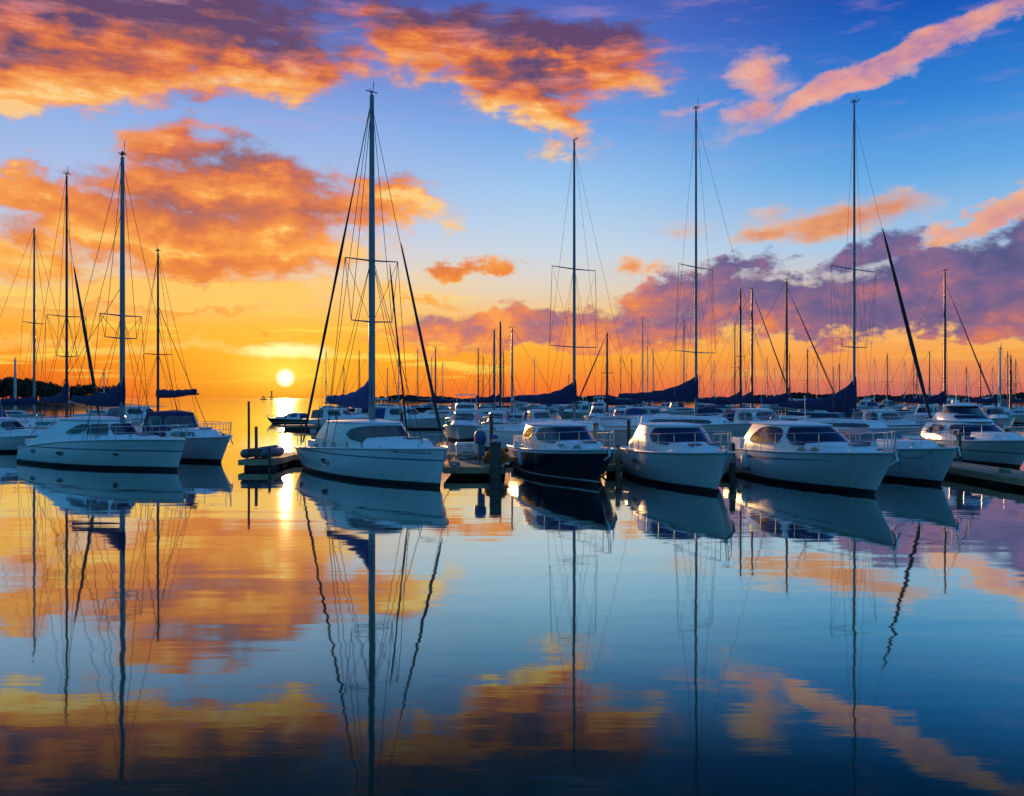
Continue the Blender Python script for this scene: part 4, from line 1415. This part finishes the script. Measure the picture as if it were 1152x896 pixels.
def back_rows():
    J = lambda r, ln=.9, top=.97, m='sail_dark': dict(r=r, len=ln, top=top, mat=m)
    # masts that stand up over the front row
    sailboat(646, 48, (.60, -.80), 12.5, 160, 'sailboat with wide spreaders and navy sail cover, mast rising behind the navy-hulled cruiser', jib=None, back=False, bl=5.6, spread=((.56, 1.55), (.29, 1.7)), cover='navy_canvas', rise=.8, k=4, seed=11, wire=.009)
    sailboat(783, 54, (.70, -.714), 14.0, 124, 'tall sailboat with navy sail cover, mast rising behind the cruiser with the long hull vent', spread=((.50, 1.8), (.23, 2.2)), jib=None, back=False, rise=1.1, k=3.6, seed=12, wire=.009, bl=6.2)
    sailboat(961, 53, (.60, -.80), 12.0, 117, 'tall sailboat with dark furled jib slanting right, rising behind the tan-sided cruiser', back=False, spread=((.49, 2.4), (.25, 1.3)), jib=J(.10, .62, .95), rise=1.5, k=4, seed=13, wire=.009, bl=5.6, bz=2.35)
    sailboat(75, 56, (.75, -.66), 12.0, 198, 'sailboat with black mast and dark furled jib slanting right, behind the long broadside sailboat', spread=((.44, 1.2), (.28, .6)), jib=J(.09, .78, .80), metal='mast_dark', rise=1.2, seed=14, wire=.0125, bl=4.5)
    sailboat(38.5, 62, (1, -.15), 10.5, 257, 'sailboat with pale grey mast and low navy boom cover at the left edge', spread=((.52, 1.2),), jib=None, metal='mast_metal', rise=.15, seed=15, wire=.0125, hood='blue_canvas', fancy=False)
    # middle distance
    cruiser(522, 65, (-.06, -1), 8.4, 'white flybridge motorboat facing us with dark windscreen, in the gap right of the tallest mast', kind='fly')
    cruiser(462, 86, (.92, -.4), 8.6, 'white cabin motorboat lying side-on just right of the foot of the tallest mast', canvas='blue_canvas')
    cruiser(325, 104, (-1, -.08), 5.0, 'small dark-hulled motorboat alone on the water below the sun', topside='black_paint', canvas='blue_canvas')
    cruiser(388, 92, (1, -.05), 7.6, 'white motorboat with grey canvas seen low behind the boom of the tallest-masted sailboat', canvas='grey_canvas')
    cruiser(558, 78, (-.12, -1), 7.2, 'white motorboat facing us, right beside the flybridge motorboat', canvas='blue_canvas')
    sailboat(576, 86, (-1, -.10), 10.0, 370, 'sailboat with pale boom cover pointing right, just left of the mast behind the navy cruiser', cover='sail_white', rise=.3, seed=21, spread=((.5, .9),), low=True, wire=.0125)
    sailboat(563, 118, (.8, -.6), 11, 363, 'sailboat with thin black mast, taller of the close pair right of the flybridge motorboat', metal='mast_dark', low=True, seed=22, spread=((.5, 1),), wire=.0125)
    sailboat(556, 108, (.9, .4), 10, 372, 'sailboat with thin grey mast, shorter of the close pair right of the flybridge motorboat', metal='mast_metal', low=True, seed=23, spread=((.5, 1),), wire=.0125)
    sailboat(538, 122, (.8, -.6), 9, 393, 'sailboat with slim short mast directly over the flybridge motorboat', metal='mast_dark', low=True, seed=24, spread=((.5, .9),), wire=.0125, r=.10)
    sailboat(490, 116, (-.9, -.3), 9, 392, 'sailboat with slim short mast just right of the tallest-masted sailboat', metal='mast_metal', low=True, seed=25, spread=((.5, .9),), wire=.0125, r=.10)
    sailboat(683, 76, (-.85, -.5), 9.5, 375, 'sailboat with dark mast and furled jib, right of the mast behind the navy cruiser', metal='mast_dark', seed=26, low=True, spread=((.55, .8),), jib=J(.05, .95, .98), hood='blue_canvas', rise=.6)
    sailboat(723, 128, (.9, -.3), 10, 360, 'sailboat with very thin pale mast left of the mast behind the hull-vent cruiser', metal='mast_pale', low=True, seed=27, spread=((.5, 1),), r=.08, wire=.0125)
    sailboat(833, 74, (.7, -.7), 10.5, 328, 'sailboat with black mast, left one of the close mast pair right of centre', metal='mast_dark', seed=28, low=True, spread=((.5, .6),), hood='navy_canvas')
    sailboat(846, 84, (.8, -.6), 11, 326, 'sailboat with black mast and dark jib, right one of the close mast pair', metal='mast_dark', seed=29, low=True, spread=((.5, .6),), jib=J(.05, .95, .98))
    sailboat(885, 70, (.9, -.45), 11, 316, 'sailboat with dark mast and wide stays, left of the tall mast with the slanting jib', metal='mast_dark', seed=30, low=True, spread=((.55, .7),), jib=J(.04, .9, .95), rise=.5)
    sailboat(1063, 78, (.75, -.66), 11, 306, 'sailboat with dark mast and stays spread like a tent, behind the flybridge yacht', metal='mast_dark', seed=31, low=True, spread=((.28, .8),), jib=J(.045, .9, .92))
    sailboat(1103, 140, (.8, .5), 9, 410, 'sailboat with short dark mast between the flybridge yacht and the right edge', metal='mast_dark', low=True, seed=32, spread=((.5, .8),), r=.10)
    sailboat(1125, 106, (.8, -.5), 9.5, 394, 'sailboat with pale mast, left one of the pair at the right edge', metal='mast_pale', low=True, seed=33, spread=((.5, .8),))
    sailboat(1137, 118, (-.8, -.5), 9.5, 402, 'sailboat with dark mast, right one of the pair at the right edge', metal='mast_dark', low=True, seed=34, spread=((.5, .8),))
    sailboat(17, 112, (.9, .2), 9, 404, 'sailboat with short white mast against the trees at the left edge', metal='mast_pale', low=True, seed=35, spread=((.5, .9),))
    sailboat(117, 120, (.8, -.5), 9, 418, 'small sailboat with short mast beyond the end of the wooded point', metal='mast_pale', low=True, seed=36, spread=((.5, .9),), r=.09)
    cruiser(166, 92, (.95, .2), 8.5, 'white motorboat behind the straight navy boom at left', canvas='grey_canvas')
    cruiser(12, 50, (1, -.25), 7.5, 'white motorboat with blue canvas at the left edge, behind the stern of the broadside sailboat', canvas='blue_canvas')
    cruiser(672, 98, (-.3, -1), 8.0, 'white motorboat facing us in the gap right of the mast behind the navy cruiser', kind='fly', low=True)
    cruiser(737, 96, (.5, -.85), 8.0, 'white motorboat under the long navy boom left of the mast behind the hull-vent cruiser', canvas='navy_canvas', low=True)
    cruiser(818, 88, (.9, -.3), 8.6, 'white motorboat with dark roof just right of the mast behind the hull-vent cruiser', roof='navy_canvas', low=True)
    cruiser(862, 62, (.35, -.93), 9.0, 'white motorboat with navy canvas, peeping over the cabin of the tan-sided cruiser', roof='gelcoat', canvas='navy_canvas')
    cruiser(1002, 66, (.2, -.98), 8.4, 'white cabin boat with grey canvas, right of the tall mast with the slanting jib', kind='cabin', canvas='grey_canvas')
    cruiser(1040, 92, (-.6, -.8), 8.8, 'white flybridge motorboat left of the flybridge yacht', kind='fly', low=True)
    cruiser(1120, 84, (-.3, -.95), 8.8, 'white motorboat directly behind the bow of the flybridge yacht', kind='cabin', low=True)
    cruiser(610, 74, (.2, -.98), 8.0, 'white motorboat whose cabin shows over the roof of the navy cruiser', canvas='blue_canvas')
    cruiser(435, 120, (.98, -.1), 7.5, 'white motorboat half hidden behind the foot of the tallest mast', low=True, canvas='navy_canvas')
    cruiser(700, 82, (-.2, -.98), 8.0, 'white motorboat facing us, behind the left side of the cruiser with the hull vent', canvas='blue_canvas')
    # the dense far rows: nothing tells these apart
    rg = random.Random(12)
    for i in range(66):
        if i < 50:
            px = 640 + i * 11.0 + rg.uniform(-5, 5)
        else:
            px = 368 + (i - 50) * 17 + rg.uniform(-6, 6)
        Y = rg.uniform(130, 270)
        a = rg.uniform(0, 6.283)
        hd = (math.cos(a), math.sin(a))
        if rg.random() < .74:
            hgt = rg.uniform(9, 15)
            made = sailboat(px, Y, hd, rg.uniform(8, 11), 448 - (hgt - 3) / Y * 1000, 'tiny moored sailboat in the crowded far rows of the marina', low=True, group='far moored sailboats', fancy=False,
                     metal=rg.choice(['mast_dark', 'mast_metal', 'mast_pale']), cover=rg.choice(['navy_canvas', 'blue_canvas', 'sail_white', 'grey_canvas']), seed=100 + i, spread=((.5, .9),), r=.10, wire=.018, rise=.3,
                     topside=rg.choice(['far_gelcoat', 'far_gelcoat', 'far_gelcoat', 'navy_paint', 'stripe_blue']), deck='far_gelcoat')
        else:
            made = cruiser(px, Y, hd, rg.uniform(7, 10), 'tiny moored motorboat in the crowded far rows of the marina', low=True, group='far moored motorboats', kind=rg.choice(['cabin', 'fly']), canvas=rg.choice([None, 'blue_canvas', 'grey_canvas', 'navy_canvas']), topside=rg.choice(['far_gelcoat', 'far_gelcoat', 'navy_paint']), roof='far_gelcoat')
        if i in (26, 38, 47, 48, 49):          # wholly hidden behind nearer boats: not kept
            for o in [c for p in made.children for c in p.children] + list(made.children) + [made]:
                bpy.data.objects.remove(o)

def piers():
    pier('long wooden pier running across behind the front row of boats', -11.8, 19.2, 40.6, 42.4, along='x')
    pier('wooden finger pier at the golden water, left of the big sailboat with oval windscreen', -11.4, -10.0, 37.2, 40.52)
    pier('wooden finger pier left of the navy cruiser', -2.5, -.35, 33.2, 40.52)
    pier('narrow wooden finger pier between the navy cruiser and its right neighbour', 3.62, 4.22, 34.2, 40.52)
    pier('narrow finger pier left of the tan-sided cruiser', 8.0, 8.5, 33.5, 40.52)
    pier('tan-edged finger pier at the lower right edge of the photo', 16.55, 18.2, 26.5, 40.52, z=.40)
    pier('low pier far out beneath the sun, under the small dark motorboat', -21.5, -15.5, 82, 83.6, z=.5, along='x')
    pier('far pier behind the flybridge motorboat', -14, 9, 93.5, 95.2, z=.5, along='x')
    pier('far pier across the right-hand rows of boats', 12, 62, 100, 101.8, z=.5, along='x')
    pile(-11.85, 40.0, 2.85, .055, 'tall thin dark post standing in the golden water at the left pier', m='pole_wood', cap=False)
    pile(-11.2, 38.9, 1.75, .07, 'short thin post right of the tall one on the left pier', cap=False)
    pile(-10.1, 37.0, .95, .06, 'stumpy post at the near corner of the left finger pier', cap=False)
    pile(-.62, 32.9, 1.34, .22, 'thick grey mooring pile at the corner of the pier left of the navy cruiser', m='pole_wood')
    pile(3.45, 36.6, 1.9, .13, 'wooden pile wound with rope between the navy cruiser and its right neighbour', wrap=True, m='tan_wood')
    pile(4.05, 34.05, 1.15, .10, 'shorter pile at the end of the narrow pier right of the navy cruiser', wrap=True, m='tan_wood')
    pile(8.25, 33.3, 1.25, .12, 'pile with rope turns on the narrow pier left of the tan-sided cruiser', wrap=True)
    pile(-5.3, 42.7, 2.3, .08, 'grey post rising behind the bow of the big sailboat with oval windscreen', m='pole_wood')
    pile(-1.0, 42.7, 2.2, .09, 'grey post on the long pier behind the thick mooring pile', m='pole_wood')
    pile(5.6, 42.7, 1.9, .09, 'grey post on the long pier behind the cruiser with the hull vent', m='pole_wood')
    pile(18.35, 36.5, 1.5, .10, 'grey post on the tan-edged pier at the right', m='pole_wood')
    for x in (-20.9, -19.4, -17.8, -16.2):
        pile(x, 81.8, 1.5 + .25 * math.sin(x * 3), .07, 'thin dark post on the low pier far out beneath the sun', cap=False, group='posts on the far pier beneath the sun')
    rope_heap(-.62, 35.2, .42, 'heap of golden rope and netting lit by the sun, beside the navy cruiser', seed=3, r=.50, h=.62)
    rope_heap(-1.9, 37.6, .42, 'low tangle of pale rope behind the blue outboard on the pier', m='rope', seed=7, r=.5, h=.28, turns=180)
    for k, (dx, rz) in enumerate([(0, .08), (.03, -.1)]):
        c = tag(empty('crate', (3.88 + dx, 36.0, .42 + k * .36), rz), ('lower tan slatted crate on the narrow pier right of the navy cruiser', 'upper tan slatted crate stacked on the narrow pier right of the navy cruiser')[k], 'crate')
        b = MB()
        for q in range(3):
            z = .06 + q * .11
            for sy in (-1, 1):
                b.box((0, sy * .2, z), (.52, .018, .085))
            for sx in (-1, 1):
                b.box((sx * .25, 0, z), (.018, .384, .085))
        b.build('slats', M['tan_wood'], c, smooth=False)
        b = MB()
        for sx in (-1, 1):
            for sy in (-1, 1):
                b.box((sx * .228, sy * .178, .175), (.03, .03, .35))
        b.build('corner_posts', M['pole_wood'], c, smooth=False)
        MB().box((0, 0, .02), (.46, .36, .02)).build('base', M['tan_wood'], c, smooth=False)
    outboard(-1.25, 34.9, .42, 1.9, 'blue outboard motor standing on the pier left of the thick pile')
    dock_box(-1.9, 39.2, .42, .1, 'white dock box on the pier behind the blue outboard motor')
    d = tag(empty('inflatable_dinghy', (-10.72, 38.5, .42), 1.35), 'dark inflatable dinghy lying on the left finger pier', 'dinghy')
    b = MB()
    b.tube([(-1.05, .46, .24), (-.9, .46, .22), (.4, .46, .22), (.85, .32, .26), (1.08, 0, .32), (.85, -.32, .26), (.4, -.46, .22), (-.9, -.46, .22), (-1.05, -.46, .24)], [.08, .19, .2, .19, .18, .19, .2, .19, .08], 12)
    b.build('tube', M['trim_grey'], d)
    MB().box((-.1, 0, .12), (1.7, .62, .05)).build('floor', M['rubber_black'], d, smooth=False)
    MB().box((-.82, 0, .26), (.06, .66, .36)).build('transom', M['pole_wood'], d, smooth=False)
    MB().box((-.1, 0, .33), (.24, .70, .04)).build('thwart', M['pole_wood'], d, smooth=False)
    pedestal(-.75, 38.4, .42, 'slim white service pedestal at the pier left of the navy cruiser')
    coil(-2.2, 33.9, .42, 'small coil of tan rope at the near end of the thick pile pier')
    coil(17.2, 31.0, .40, 'small coil of rope on the tan-edged pier at the right')
    fender(.42, 34.8, .72, 'plump white fender hanging from the dark side of the navy cruiser', r=.19, l=.72, hang=.25)
    fender(.92, 32.6, .70, 'slim dark fender hanging farther forward on the navy cruiser', m='rubber_black', r=.10, l=.5, hang=.3)
    fender(8.78, 33.4, .62, 'white fender at the rear quarter of the tan-sided cruiser', r=.17, l=.62, hang=.4)
    fender(4.32, 35.2, .66, 'black fender at the rear quarter of the cruiser with the hull vent', m='rubber_black', r=.13, l=.55, hang=.4)
    fender(-2.62, 31.9, .62, 'black fender between the bow of the big sailboat and the pier', m='rubber_black', r=.13, l=.5, hang=.5)
    for i, (x, y, rz) in enumerate([(-2.2, 33.5, 0), (-10.1, 37.5, 1.57), (16.7, 29.4, 1.57), (16.7, 33.8, 1.57)]):
        cleat(x, y, .42 if x < 10 else .40, rz, 'cleats along the pier edges')
    line_rope((-2.6, 30.6, 1.25), (-2.35, 35.0, .5), 'slack mooring line from the bow of the big sailboat to the pier')
    line_rope((11.9, 28.2, 1.38), (14.6, 30.5, 1.32), 'dark line joining the bows of the tan-sided cruiser and its hidden neighbour', sag=.35, m='rubber_black')

def build_all():
    global COL
    COL = bpy.context.scene.collection
    build_camera()
    build_world()
    build_materials()
    build_water()
    build_sun()
    build_shores()
    near_boats()
    back_rows()
    piers()

build_all()
